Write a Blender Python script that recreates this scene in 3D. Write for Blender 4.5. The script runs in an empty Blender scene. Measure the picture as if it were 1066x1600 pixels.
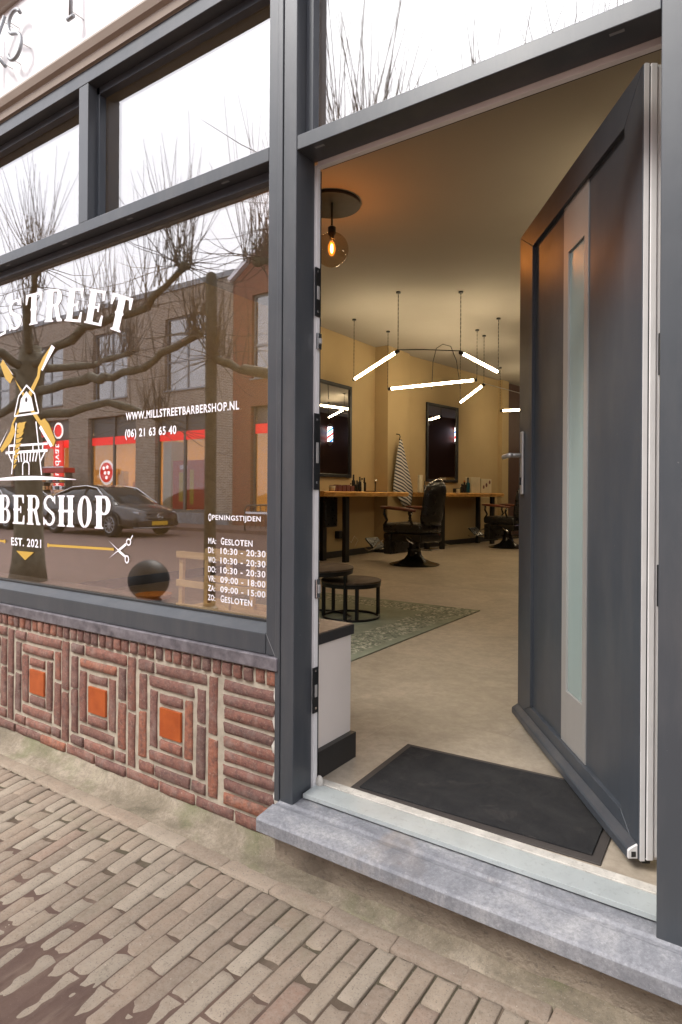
import bpy, bmesh, math, random
import numpy as np
from math import pi, sin, cos, radians as R
from mathutils import Vector, Matrix, noise as mn
random.seed(7); np.random.seed(7)
scn = bpy.context.scene
col = scn.collection

# ------------------------------------------------------------------ camera
cd = bpy.data.cameras.new('camera'); cam = bpy.data.objects.new('camera', cd); col.objects.link(cam)
cd.sensor_width = 36; cd.lens = 36*980/1600; cd.shift_y = -27.4/1600; cd.clip_start = .05; cd.clip_end = 600
cam.matrix_world = (Matrix.Translation((0, -1.6, 1.2)) @ Matrix.Rotation(R(34.35), 4, 'Z')
                    @ Matrix.Rotation(R(90), 4, 'X') @ Matrix.Rotation(.006, 4, 'Z'))
scn.camera = cam
# ------------------------------------------------------------------ sky and sun (overcast)
SUN_EL, SUN_ROT = R(48), R(205)
w = bpy.data.worlds.new('World'); scn.world = w; w.use_nodes = True
nt = w.node_tree; nt.nodes.clear()
o_ = nt.nodes.new('ShaderNodeOutputWorld'); bg = nt.nodes.new('ShaderNodeBackground')
sky = nt.nodes.new('ShaderNodeTexSky'); sky.sky_type = 'NISHITA'; sky.sun_disc = False
sky.sun_elevation = SUN_EL; sky.sun_rotation = SUN_ROT; sky.air_density = 1.0; sky.dust_density = 4.0
hs = nt.nodes.new('ShaderNodeHueSaturation'); hs.inputs['Saturation'].default_value = .07
mx = nt.nodes.new('ShaderNodeMix'); mx.data_type = 'RGBA'; mx.inputs[0].default_value = .72
mx.inputs[7].default_value = (8.9, 8.75, 9.6, 1)       # even cloud layer, in the sky texture's own units
bg.inputs['Strength'].default_value = .135
nt.links.new(sky.outputs[0], hs.inputs['Color']); nt.links.new(hs.outputs[0], mx.inputs[6])
nt.links.new(mx.outputs[2], bg.inputs[0]); nt.links.new(bg.outputs[0], o_.inputs[0])
sl = bpy.data.lights.new('sun', 'SUN'); sl.energy = 2.0; sl.angle = R(18); sl.color = (1, .96, .9)
so = bpy.data.objects.new('sun', sl); col.objects.link(so)
sd = Vector((sin(SUN_ROT)*cos(SUN_EL), cos(SUN_ROT)*cos(SUN_EL), sin(SUN_EL)))
so.rotation_euler = sd.to_track_quat('Z', 'Y').to_euler()
vs = scn.view_settings; vs.view_transform = 'Standard'; vs.look = 'None'; vs.gamma = 1; vs.exposure = 1.2
vs.use_curve_mapping = False
scn.render.engine = 'CYCLES'
cy = scn.cycles; cy.use_denoising = True; cy.max_bounces = 9; cy.diffuse_bounces = 4; cy.glossy_bounces = 5
cy.transmission_bounces = 6; cy.transparent_max_bounces = 14; cy.sample_clamp_indirect = 6
cy.caustics_reflective = False; cy.caustics_refractive = False

# ------------------------------------------------------------------ materials
def N(nt, t, **k):
    n = nt.nodes.new('ShaderNode'+t)
    for a, b in k.items(): setattr(n, a, b)
    return n
def newmat(name):
    m = bpy.data.materials.new(name); m.use_nodes = True
    return m, m.node_tree, m.node_tree.nodes['Principled BSDF']
def coords(nt, sc=(1, 1, 1), rot=(0, 0, 0), obj=False):
    mp = N(nt, 'Mapping'); mp.inputs['Scale'].default_value = sc; mp.inputs['Rotation'].default_value = rot
    if obj: nt.links.new(N(nt, 'TexCoord').outputs['Object'], mp.inputs[0])
    else: nt.links.new(N(nt, 'NewGeometry').outputs['Position'], mp.inputs[0])
    return mp.outputs[0]
def noise(nt, vec, scale, detail=6, rough=.6, dist=0):
    n = N(nt, 'TexNoise'); n.inputs['Scale'].default_value = scale; n.inputs['Detail'].default_value = detail
    n.inputs['Roughness'].default_value = rough; n.inputs['Distortion'].default_value = dist
    nt.links.new(vec, n.inputs['Vector']); return n.outputs['Fac']
def ramp(nt, fac, stops):
    r = N(nt, 'ValToRGB'); e = r.color_ramp.elements
    while len(e) < len(stops): e.new(.5)
    for i, (p, c) in enumerate(stops):
        e[i].position = p; e[i].color = (c if len(c) == 4 else (*c, 1)) if hasattr(c, '__len__') else (c, c, c, 1)
    nt.links.new(fac, r.inputs[0]); return r.outputs[0]
def mix(nt, fac, a, b, mode='MIX'):
    m = N(nt, 'Mix'); m.data_type = 'RGBA'; m.blend_type = mode
    for i, v in ((0, fac), (6, a), (7, b)):
        if isinstance(v, (int, float)): m.inputs[i].default_value = v
        elif isinstance(v, tuple): m.inputs[i].default_value = (*v, 1) if len(v) == 3 else v
        else: nt.links.new(v, m.inputs[i])
    return m.outputs[2]
def bump(nt, b, h, strength=.3, dist=.002):
    n = N(nt, 'Bump'); n.inputs['Strength'].default_value = strength; n.inputs['Distance'].default_value = dist
    nt.links.new(h, n.inputs['Height']); nt.links.new(n.outputs[0], b.inputs['Normal'])
def pbr(name, c, rough=.5, metal=0, var=.15, scale=6, bs=0, bscale=80, bdist=.001, objvar=0, c2=None, dirt=0, stretch=(1, 1, 1), spec=.5):
    m, nt, b = newmat(name)
    v = coords(nt, stretch)
    f = noise(nt, v, scale)
    c2 = c2 or tuple(x*(1-var) for x in c)
    out = mix(nt, ramp(nt, f, [(.3, 0.), (.7, 1.)]), tuple(c2), tuple(min(1, x*(1+var*.5)) for x in c))
    if objvar:
        oi = N(nt, 'ObjectInfo'); mr = N(nt, 'MapRange'); nt.links.new(oi.outputs['Random'], mr.inputs[0])
        mr.inputs[3].default_value = 1-objvar; mr.inputs[4].default_value = 1+objvar
        h = N(nt, 'HueSaturation'); nt.links.new(mr.outputs[0], h.inputs['Value']); nt.links.new(out, h.inputs['Color']); out = h.outputs[0]
    if dirt:
        f2 = noise(nt, v, scale*7, 8, .7)
        out = mix(nt, ramp(nt, f2, [(.55, 0.), (.75, dirt)]), out, (.06, .055, .05))
    nt.links.new(out, b.inputs['Base Color'])
    b.inputs['Roughness'].default_value = rough; b.inputs['Metallic'].default_value = metal
    b.inputs['Specular IOR Level'].default_value = spec
    f3 = noise(nt, v, scale*3, 4)
    rr = N(nt, 'MapRange'); nt.links.new(f3, rr.inputs[0]); rr.inputs[3].default_value = max(.02, rough-.08); rr.inputs[4].default_value = min(1, rough+.1)
    nt.links.new(rr.outputs[0], b.inputs['Roughness'])
    if bs: bump(nt, b, noise(nt, v, bscale, 6, .65), bs, bdist)
    return m
M = {}
def P_(k, *a, **kw): M[k] = pbr(k, *a, **kw)
P_('anthracite', (.048, .054, .061), .33, var=.07, scale=3, bs=.12, bscale=700, bdist=.0005)
P_('anthracite_inside', (.047, .055, .066), .36, var=.08, scale=2, bs=.06, bscale=500, bdist=.0005)
for k_ in ('anthracite', 'anthracite_inside'):
    m_ = M[k_]; n_ = m_.node_tree; b_ = n_.nodes['Principled BSDF']; src = b_.inputs['Base Color'].links[0].from_socket; v_ = coords(n_)
    c_ = mix(n_, ramp(n_, noise(n_, v_, 55, 3, .9), [(.70, 0.), (.76, .5)]), src, (.22, .21, .20))
    c_ = mix(n_, ramp(n_, noise(n_, coords(n_, (3, 3, .6)), 2.2, 6, .7), [(.45, 0.), (.75, .22)]), c_, (.16, .15, .14))
    n_.links.new(c_, b_.inputs['Base Color'])
P_('white_pvc', (.70, .69, .68), .35, var=.08, scale=9)
P_('gasket', (.02, .02, .02), .6)
P_('white_board', (.72, .71, .72), .55, var=.05, scale=2, bs=.05)
P_('taupe_trim', (.30, .245, .20), .5, var=.12, scale=5, bs=.1)
P_('lead', (.17, .155, .165), .5, .2, var=.4, scale=26, bs=.5, bscale=60, bdist=.002, c2=(.075, .068, .075))
P_('steel', (.50, .49, .475), .4, .55, var=.1, scale=4, stretch=(1, 1, .2))
P_('chrome', (.75, .75, .74), .12, 1., var=.05)
P_('alu', (.50, .54, .53), .4, .35, var=.12, scale=9, dirt=.3)
P_('worn_white', (.56, .53, .47), .6, var=.3, scale=18, dirt=.7, bs=.2)
P_('black_metal', (.016, .016, .017), .4, .3, var=.2)
P_('lock_metal', (.05, .052, .056), .32, .8, var=.2, scale=30)
P_('black_leather', (.012, .012, .012), .28, var=.2, bs=.15, bscale=150)
P_('black_gloss', (.010, .010, .010), .12, var=.1)
P_('arm_wood', (.14, .04, .02), .3, var=.3, scale=8)
P_('white_vinyl', (.86, .83, .86), .5, var=.02)
P_('gold_vinyl', (.50, .31, .055), .45, var=.05)
P_('dark_vinyl', (.03, .025, .02), .5)
P_('wall_paint', (.42, .315, .165), .8, var=.06, scale=1.5, bs=.1, bscale=60)
P_('ceiling_paint', (.35, .33, .29), .85, var=.04, scale=1)
P_('brown_paint', (.085, .045, .035), .6, var=.08, scale=2)
P_('plaster_out', (.5, .48, .45), .8, var=.1, scale=2, bs=.2)
P_('skirting_black', (.022, .021, .02), .45)
P_('desk_panel', (.74, .67, .60), .6, var=.05, scale=3)
P_('desk_edge', (.028, .027, .026), .45)
def sandmat():
    m, nt, b = newmat('sand'); v = coords(nt)
    c = ramp(nt, noise(nt, v, 7, 8, .7), [(.3, (.082, .048, .036)), (.7, (.135, .084, .06))])
    s_ = N(nt, 'SeparateXYZ'); nt.links.new(v, s_.inputs[0]); a_ = N(nt, 'Math', operation='MULTIPLY_ADD'); a_.inputs[1].default_value = .22; nt.links.new(noise(nt, v, 6, 5, .7), a_.inputs[0]); nt.links.new(s_.outputs[1], a_.inputs[2])
    c = mix(nt, ramp(nt, a_.outputs[0], [(-0.0, 0.), (1., 1.)]) if False else ramp(nt, mapr(nt, a_.outputs[0], -.42, -.16), [(0., 0.), (1., 1.)]), c, (.075, .062, .036))
    c = mix(nt, ramp(nt, noise(nt, coords(nt, (17, 3.2, 1), (0, 0, R(4))), 1., 4, .6), [(.52, 0.), (.68, .55)]), c, (.20, .145, .105))
    c = mix(nt, ramp(nt, noise(nt, v, 240, 4, .8), [(.6, 0.), (.72, .5)]), c, (.22, .17, .13))
    nt.links.new(c, b.inputs['Base Color']); b.inputs['Roughness'].default_value = .9
    bump(nt, b, mix(nt, .5, noise(nt, v, 220, 6, .8), noise(nt, v, 30, 6, .7)), .8, .005); M['sand'] = m
def mapr(nt, o, a, b):
    n = N(nt, 'MapRange'); n.inputs[1].default_value = a; n.inputs[2].default_value = b; nt.links.new(o, n.inputs[0]); return n.outputs[0]
sandmat()
P_('red_sign', (.55, .02, .02), .4, var=.05)
P_('yellow_print', (.6, .42, .03), .5)
P_('teal_bottle', (.01, .07, .10), .2)
P_('cream_plastic', (.55, .48, .33), .45)
P_('orange_plastic', (.5, .16, .02), .4)
P_('dark_glass', (.02, .018, .015), .12)
P_('bark', (.17, .155, .11), .9, var=.55, scale=14, bs=.8, bscale=30, bdist=.01)
P_('twig', (.17, .14, .11), .9, var=.3)
P_('car_paint', (.11, .105, .105), .22, .6, var=.02)
P_('car_glass', (.02, .025, .028), .06, var=.02)
P_('rubber', (.015, .015, .015), .75)
P_('alloy', (.35, .35, .36), .3, .8)
P_('plate_yellow', (.75, .45, .03), .4, var=.02)
P_('car_blue', (.02, .035, .06), .2, .5)
P_('road_metal', (.10, .10, .095), .45, .6)
P_('grey_frame', (.11, .105, .10), .5)
P_('zinc', (.28, .29, .30), .45, .5)
P_('roof_tile', (.10, .05, .04), .8)
P_('book_red', (.12, .03, .025), .6)
P_('ball_black', (.008, .009, .008), .55, bs=.3, bscale=40)
P_('rubber_mat_edge', (.055, .047, .042), .7, bs=.3, bscale=120)
P_('cable', (.12, .06, .16), .5)
P_('mortar_wall', (.44, .385, .30), .9, var=.25, scale=20, bs=.6, bscale=200, bdist=.003, c2=(.30, .26, .20))
P_('joint_fill', (.105, .08, .058), .95, var=.5, scale=10, bs=.7, bscale=150, bdist=.004, c2=(.055, .05, .03))

def emis(name, c, s):
    m, nt, b = newmat(name); b.inputs['Base Color'].default_value = (*c, 1)
    b.inputs['Emission Color'].default_value = (*c, 1); b.inputs['Emission Strength'].default_value = s; M[name] = m
emis('tube_light', (1, .79, .50), 23); emis('filament', (1, .5, .16), 40); emis('shop_light', (1, .72, .38), 5)
emis('shop_wall_glow', (.85, .42, .10), .32); emis('pole_white', (.9, .93, 1), 2.2); emis('pole_red', (1, .02, .02), 1.5); emis('pole_blue', (.03, .25, 1), 1.6)  # the shop wall colour emits, standing in for room light
emis('exit_green', (.2, .9, .5), 2); emis('sign_white', (1, .95, .9), .8); emis('sign_red', (.9, .02, .02), .45)

def brickmat():
    m, nt, b = newmat('handmade_brick'); v = coords(nt)
    oi = N(nt, 'ObjectInfo')
    base = ramp(nt, oi.outputs['Random'], [(0, (.155, .085, .07)), (.3, (.25, .105, .072)), (.55, (.20, .098, .078)), (.85, (.29, .115, .075)), (1, (.36, .135, .075))])
    f = noise(nt, v, 38, 8, .7); c = mix(nt, ramp(nt, f, [(.36, .35), (.56, 1.)]), (.07, .04, .036), base)
    f2 = noise(nt, v, 11, 5, .6, .5); c = mix(nt, ramp(nt, f2, [(.5, 0.), (.8, .55)]), c, (.33, .27, .23))
    f4 = noise(nt, v, 110, 5, .85); c = mix(nt, ramp(nt, f4, [(.55, 0.), (.66, .75)]), c, (.38, .27, .20)); f8 = noise(nt, v, 75, 6, .8, 1.); c = mix(nt, ramp(nt, f8, [(.6, 0.), (.7, .6)]), c, (.06, .035, .03))
    nt.links.new(c, b.inputs['Base Color']); b.inputs['Roughness'].default_value = .85
    bump(nt, b, mix(nt, .5, noise(nt, v, 120, 8, .8), noise(nt, v, 45, 6, .7, 1.5)), 1., .011); M['brick'] = m
brickmat()
def pavermat(name, base, bedge):
    m, nt, b = newmat(name); v = coords(nt)
    oi = N(nt, 'ObjectInfo')
    c0 = ramp(nt, oi.outputs['Random'], base)
    f = noise(nt, v, 9, 8, .65); c = mix(nt, ramp(nt, f, [(.35, 0.), (.7, .45)]), c0, (.135, .105, .075))
    f2 = noise(nt, v, 60, 8, .8); c = mix(nt, ramp(nt, f2, [(.4, 0.), (.75, .55)]), c, (.33, .285, .225))
    f3 = noise(nt, v, 210, 3, .7); c = mix(nt, ramp(nt, f3, [(.58, 0.), (.66, .7)]), c, (.10, .085, .065)); f7 = noise(nt, v, 26, 6, .75); c = mix(nt, ramp(nt, f7, [(.58, 0.), (.68, .45)]), c, (.12, .095, .07))
    f5 = noise(nt, v, 2.2, 4, .6, .8); c = mix(nt, ramp(nt, f5, [(.56, 0.), (.72, .4)]), c, (.14, .135, .08))
    nt.links.new(c, b.inputs['Base Color']); b.inputs['Roughness'].default_value = .88
    bump(nt, b, noise(nt, v, 170, 8, .75), .5, .0025); M[name] = m
pavermat('paver', [(0, (.205, .15, .108)), (.3, (.29, .23, .165)), (.6, (.255, .185, .13)), (.85, (.33, .275, .205)), (.95, (.28, .225, .165)), (1, (.24, .13, .09))], 0)
def stonemat():
    m, nt, b = newmat('bluestone'); v = coords(nt)
    f = noise(nt, v, 5, 8, .65, .6); c = ramp(nt, f, [(.33, (.14, .144, .158)), (.5, (.235, .238, .25)), (.66, (.37, .365, .36))])
    f2 = noise(nt, v, 90, 8, .8); c = mix(nt, ramp(nt, f2, [(.38, .5), (.56, 0.)]), c, (.09, .092, .10)); f5 = noise(nt, v, 45, 5, .8); c = mix(nt, ramp(nt, f5, [(.58, 0.), (.68, .3)]), c, (.44, .43, .42))
    f3 = noise(nt, v, 300, 3, .7); c = mix(nt, ramp(nt, f3, [(.66, 0.), (.72, .7)]), c, (.5, .49, .48))
    f4 = noise(nt, coords(nt, (9, 9, 1.5)), 3, 5, .7); c = mix(nt, ramp(nt, f4, [(.58, 0.), (.74, .35)]), c, (.45, .43, .41))
    f6 = noise(nt, v, 3.1, 4, .6, .5); c = mix(nt, ramp(nt, f6, [(.6, 0.), (.75, .4)]), c, (.30, .22, .14))
    nt.links.new(c, b.inputs['Base Color']); b.inputs['Roughness'].default_value = .72
    bump(nt, b, f2, .3, .002); M['bluestone'] = m
stonemat()
def cementmat():
    m, nt, b = newmat('cement_render'); v = coords(nt)
    f = noise(nt, v, 4, 8, .7, .7); c = ramp(nt, f, [(.33, (.135, .112, .072)), (.5, (.25, .205, .145)), (.66, (.37, .31, .23))])
    f2 = noise(nt, v, 70, 9, .85); c = mix(nt, ramp(nt, f2, [(.3, .65), (.6, 0.)]), c, (.075, .062, .045))
    f3 = noise(nt, v, 2.6, 4, .6, .4); c = mix(nt, ramp(nt, f3, [(.5, 0.), (.62, .7)]), c, (.12, .125, .055)); f9 = noise(nt, v, 160, 4, .9); c = mix(nt, ramp(nt, f9, [(.56, 0.), (.66, .6)]), c, (.06, .05, .035))
    f4 = noise(nt, v, 260, 3, .8); c = mix(nt, ramp(nt, f4, [(.6, 0.), (.7, .6)]), c, (.42, .38, .32))
    nt.links.new(c, b.inputs['Base Color']); b.inputs['Roughness'].default_value = .92
    bump(nt, b, mix(nt, .5, f2, noise(nt, v, 14, 6, .6)), .8, .008); M['cement'] = m
cementmat()
P_('plinth_render', (.31, .255, .19), .92, var=.3, scale=7, bs=1., bscale=70, bdist=.012, c2=(.17, .135, .10), dirt=.8)
def tilemat():
    m, nt, b = newmat('orange_tile'); v = coords(nt)
    f = noise(nt, v, 16, 6); c = mix(nt, ramp(nt, f, [(.35, 0.), (.7, 1.)]), (.30, .058, .012), (.40, .088, .018))
    f3 = noise(nt, v, 150, 4, .8); c = mix(nt, ramp(nt, f3, [(.66, 0.), (.71, .8)]), c, (.35, .33, .28))
    nt.links.new(c, b.inputs['Base Color']); b.inputs['Roughness'].default_value = .3; bump(nt, b, f, .25, .002); M['orange_tile'] = m
tilemat()
def floormat():
    m, nt, b = newmat('vinyl_floor'); v = coords(nt, rot=(0, 0, R(1.5)))
    f = noise(nt, v, 1.6, 9, .72, .8); c = ramp(nt, f, [(.3, (.33, .28, .215)), (.5, (.43, .365, .285)), (.7, (.54, .465, .37))])
    f2 = noise(nt, v, 18, 8, .75); c = mix(nt, ramp(nt, f2, [(.4, .35), (.62, 0.)]), c, (.17, .135, .10))
    bt = N(nt, 'TexBrick'); nt.links.new(v, bt.inputs[0]); bt.offset = .5
    bt.inputs['Scale'].default_value = 1; bt.inputs['Brick Width'].default_value = .92; bt.inputs['Row Height'].default_value = .92
    bt.inputs['Mortar Size'].default_value = .002; bt.inputs['Color1'].default_value = (1, 1, 1, 1); bt.inputs['Color2'].default_value = (.86, .86, .85, 1)
    bt.inputs['Mortar'].default_value = (.82, .81, .8, 1)
    c = mix(nt, 1., c, bt.outputs[0], 'MULTIPLY')
    nt.links.new(c, b.inputs['Base Color']); b.inputs['Roughness'].default_value = .42; bump(nt, b, f2, .08, .001); M['vinyl'] = m
floormat()
def woodmat(name, ca, cb, sc=1, stretch=(1, .12, 1), rough=.45):
    m, nt, b = newmat(name); v = coords(nt, tuple(x*sc for x in stretch))
    f = noise(nt, v, 22, 8, .7, 1.2); c = ramp(nt, f, [(.3, ca), (.62, cb)])
    nt.links.new(c, b.inputs['Base Color']); b.inputs['Roughness'].default_value = rough; bump(nt, b, f, .3, .002); M[name] = m
woodmat('slab_wood', (.30, .12, .025), (.80, .45, .13)); woodmat('table_wood', (.05, .034, .022), (.15, .105, .07), rough=.75)
woodmat('crate_wood', (.55, .34, .13), (.85, .58, .26), stretch=(.12, 1, 1)); woodmat('desk_wood', (.17, .12, .085), (.30, .225, .165), stretch=(.15, 1, 1))
def rugmat():
    m, nt, b = newmat('rug_weave'); v = coords(nt)
    f = noise(nt, v, 5, 6, .7); c = ramp(nt, f, [(.3, (.20, .225, .16)), (.7, (.31, .34, .25))])
    vo = N(nt, 'TexVoronoi'); vo.feature = 'DISTANCE_TO_EDGE'; vo.inputs['Scale'].default_value = 9; nt.links.new(v, vo.inputs['Vector'])
    # border band: ornament shows near the rug's rim
    sx = N(nt, 'SeparateXYZ'); nt.links.new(N(nt, 'TexCoord').outputs['Generated'], sx.inputs[0])
    def edge(o, k):
        a = N(nt, 'Math', operation='SUBTRACT'); nt.links.new(o, a.inputs[0]); a.inputs[1].default_value = .5
        a2 = N(nt, 'Math', operation='ABSOLUTE'); nt.links.new(a.outputs[0], a2.inputs[0])
        return ramp(nt, a2.outputs[0], [(.5-k*2.2, 0.), (.5-k*2.1, 1.), (.5-k*.5, 1.), (.5-k*.35, 0.)])
    bd = mix(nt, 1., edge(sx.outputs[0], .075), edge(sx.outputs[1], .065), 'LIGHTEN')
    n3 = noise(nt, v, 30, 5, .8)
    orn = mix(nt, ramp(nt, vo.outputs[0], [(.06, 1.), (.12, 0.)]), ramp(nt, n3, [(.47, 0.), (.53, 1.)]), (0., 0., 0.))
    c = mix(nt, mix(nt, 1., bd, orn, 'MULTIPLY'), c, (.55, .54, .42))
    c = mix(nt, mix(nt, 1., bd, ramp(nt, noise(nt, v, 45, 4, .7), [(.5, 0.), (.56, .7)]), 'MULTIPLY'), c, (.05, .06, .045))
    nt.links.new(c, b.inputs['Base Color']); b.inputs['Roughness'].default_value = .95; bump(nt, b, n3, .4, .004); M['rug'] = m
rugmat()
def matmat():
    m, nt, b = newmat('coir_black'); v = coords(nt)
    f = noise(nt, v, 9, 6, .7, .5); c = ramp(nt, f, [(.35, (.010, .010, .011)), (.75, (.030, .029, .028))])
    f2 = noise(nt, v, 170, 4, .8); c = mix(nt, ramp(nt, f2, [(.68, 0.), (.73, .6)]), c, (.12, .10, .09))
    f7 = noise(nt, v, 5, 7, .8, 1); c = mix(nt, ramp(nt, f7, [(.54, 0.), (.7, .4)]), c, (.10, .085, .075))
    nt.links.new(c, b.inputs['Base Color']); b.inputs['Roughness'].default_value = .95; bump(nt, b, noise(nt, coords(nt, (1, 6, 1)), 160, 4, .7), .8, .004); M['mat'] = m
matmat()
def wallbrick(name, c1, c2, mo, zx=True, w=.21, h=.06, ms=.008):
    m, nt, b = newmat(name)
    g = N(nt, 'NewGeometry'); s = N(nt, 'SeparateXYZ'); nt.links.new(g.outputs['Position'], s.inputs[0])
    cx = N(nt, 'CombineXYZ')
    if zx:
        nt.links.new(s.outputs[0], cx.inputs[0]); nt.links.new(s.outputs[2], cx.inputs[1])
    else:
        nt.links.new(s.outputs[0], cx.inputs[0]); nt.links.new(s.outputs[1], cx.inputs[1])
    bt = N(nt, 'TexBrick'); nt.links.new(cx.outputs[0], bt.inputs[0]); bt.inputs['Scale'].default_value = 1
    bt.inputs['Brick Width'].default_value = w; bt.inputs['Row Height'].default_value = h; bt.inputs['Mortar Size'].default_value = ms
    bt.inputs['Mortar Smooth'].default_value = .2; bt.inputs['Bias'].default_value = 0
    bt.inputs['Color1'].default_value = (*c1, 1); bt.inputs['Color2'].default_value = (*c2, 1); bt.inputs['Mortar'].default_value = (*mo, 1)
    f = noise(nt, cx.outputs[0], 7, 7, .75)
    c = mix(nt, ramp(nt, f, [(.35, .45), (.65, 0.)]), bt.outputs[0], tuple(x*.45 for x in c1))
    mp = N(nt, 'Mapping'); mp.inputs['Scale'].default_value = (4.2, 14, 1); nt.links.new(cx.outputs[0], mp.inputs[0])
    c = mix(nt, ramp(nt, noise(nt, mp.outputs[0], 1.1, 3, .8), [(.53, 0.), (.62, .55 if zx else .25)]), c, mo); c = mix(nt, ramp(nt, noise(nt, mp.outputs[0], .9, 4, .8), [(.36, .6 if zx else .3), (.46, 0.)]), c, tuple(x*.35 for x in c2))
    f2 = noise(nt, cx.outputs[0], 2.5, 3, .6); c = mix(nt, ramp(nt, f2, [(.45, 0.), (.8, .4)]), c, mo)
    nt.links.new(c, b.inputs['Base Color']); b.inputs['Roughness'].default_value = .88; M[name] = m
wallbrick('brown_wall', (.30, .20, .14), (.13, .088, .066), (.52, .46, .38), ms=.012); wallbrick('red_wall', (.36, .12, .065), (.27, .09, .05), (.2, .12, .085))
wallbrick('street_brick', (.26, .155, .12), (.21, .13, .105), (.18, .135, .11), False, .2, .09, .007)
def glass(name, base, tint, wob=.004, ior=1.5):
    m, nt, b = newmat(name); nt.nodes.remove(b); out = nt.nodes['Material Output']
    g = N(nt, 'BsdfGlossy'); g.inputs['Roughness'].default_value = 0; t = N(nt, 'BsdfTransparent'); t.inputs[0].default_value = (*tint, 1)
    fr = N(nt, 'Fresnel'); io = N(nt, 'MapRange'); nt.links.new(N(nt, 'NewGeometry').outputs['Backfacing'], io.inputs[0]); io.inputs[3].default_value = ior; io.inputs[4].default_value = 1/ior; nt.links.new(io.outputs[0], fr.inputs[0])
    a = N(nt, 'Math', operation='ADD'); a.use_clamp = True; nt.links.new(fr.outputs[0], a.inputs[0]); a.inputs[1].default_value = base
    ms = N(nt, 'MixShader'); nt.links.new(a.outputs[0], ms.inputs[0]); nt.links.new(t.outputs[0], ms.inputs[1]); nt.links.new(g.outputs[0], ms.inputs[2])
    if wob:
        bp = N(nt, 'Bump'); bp.inputs['Strength'].default_value = 1; bp.inputs['Distance'].default_value = wob
        nt.links.new(noise(nt, coords(nt, (1, 1, 1)), 1.1, 1, .3), bp.inputs['Height']); nt.links.new(bp.outputs[0], g.inputs['Normal'])
    nt.links.new(ms.outputs[0], out.inputs[0]); M[name] = m
glass('window_glass', .235, (.95, .95, .94), .0006)
glass('globe_glass', .03, (.90, .80, .68), 0, 1.35)
def amber():
    m, nt, b = newmat('amber_bulb'); nt.nodes.remove(b); t = N(nt, 'BsdfTransparent'); t.inputs[0].default_value = (1, .72, .35, 1); e = N(nt, 'Emission'); e.inputs[0].default_value = (1, .33, .04, 1); e.inputs[1].default_value = .9
    ms = N(nt, 'MixShader'); ms.inputs[0].default_value = .45; nt.links.new(t.outputs[0], ms.inputs[1]); nt.links.new(e.outputs[0], ms.inputs[2]); nt.links.new(ms.outputs[0], nt.nodes['Material Output'].inputs[0]); M['amber_bulb'] = m
amber()
glass('far_glass', .30, (.6, .6, .6), 0)
glass('shop_glass', .05, (.9, .9, .9), 0)
def mirrorm():
    m, nt, b = newmat('mirror'); b.inputs['Base Color'].default_value = (.82, .8, .78, 1); b.inputs['Metallic'].default_value = 1; b.inputs['Roughness'].default_value = .015; M['mirror'] = m
mirrorm()
def frosted():
    m, nt, b = newmat('frosted_glass'); b.inputs['Base Color'].default_value = (.40, .50, .48, 1); b.inputs['Roughness'].default_value = .25
    b.inputs['Transmission Weight'].default_value = .35; M['frosted'] = m
frosted()
def stripes():
    m, nt, b = newmat('striped_cloth'); wv = N(nt, 'TexWave'); wv.bands_direction = 'Z'; wv.inputs['Scale'].default_value = 5.6; wv.inputs['Distortion'].default_value = .6
    nt.links.new(coords(nt, rot=(R(18), 0, 0)), wv.inputs[0])
    c = ramp(nt, wv.outputs[1], [(.45, (.06, .065, .085)), (.55, (.55, .53, .5))]); nt.links.new(c, b.inputs['Base Color']); b.inputs['Roughness'].default_value = .9; M['stripes'] = m
stripes()

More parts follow.
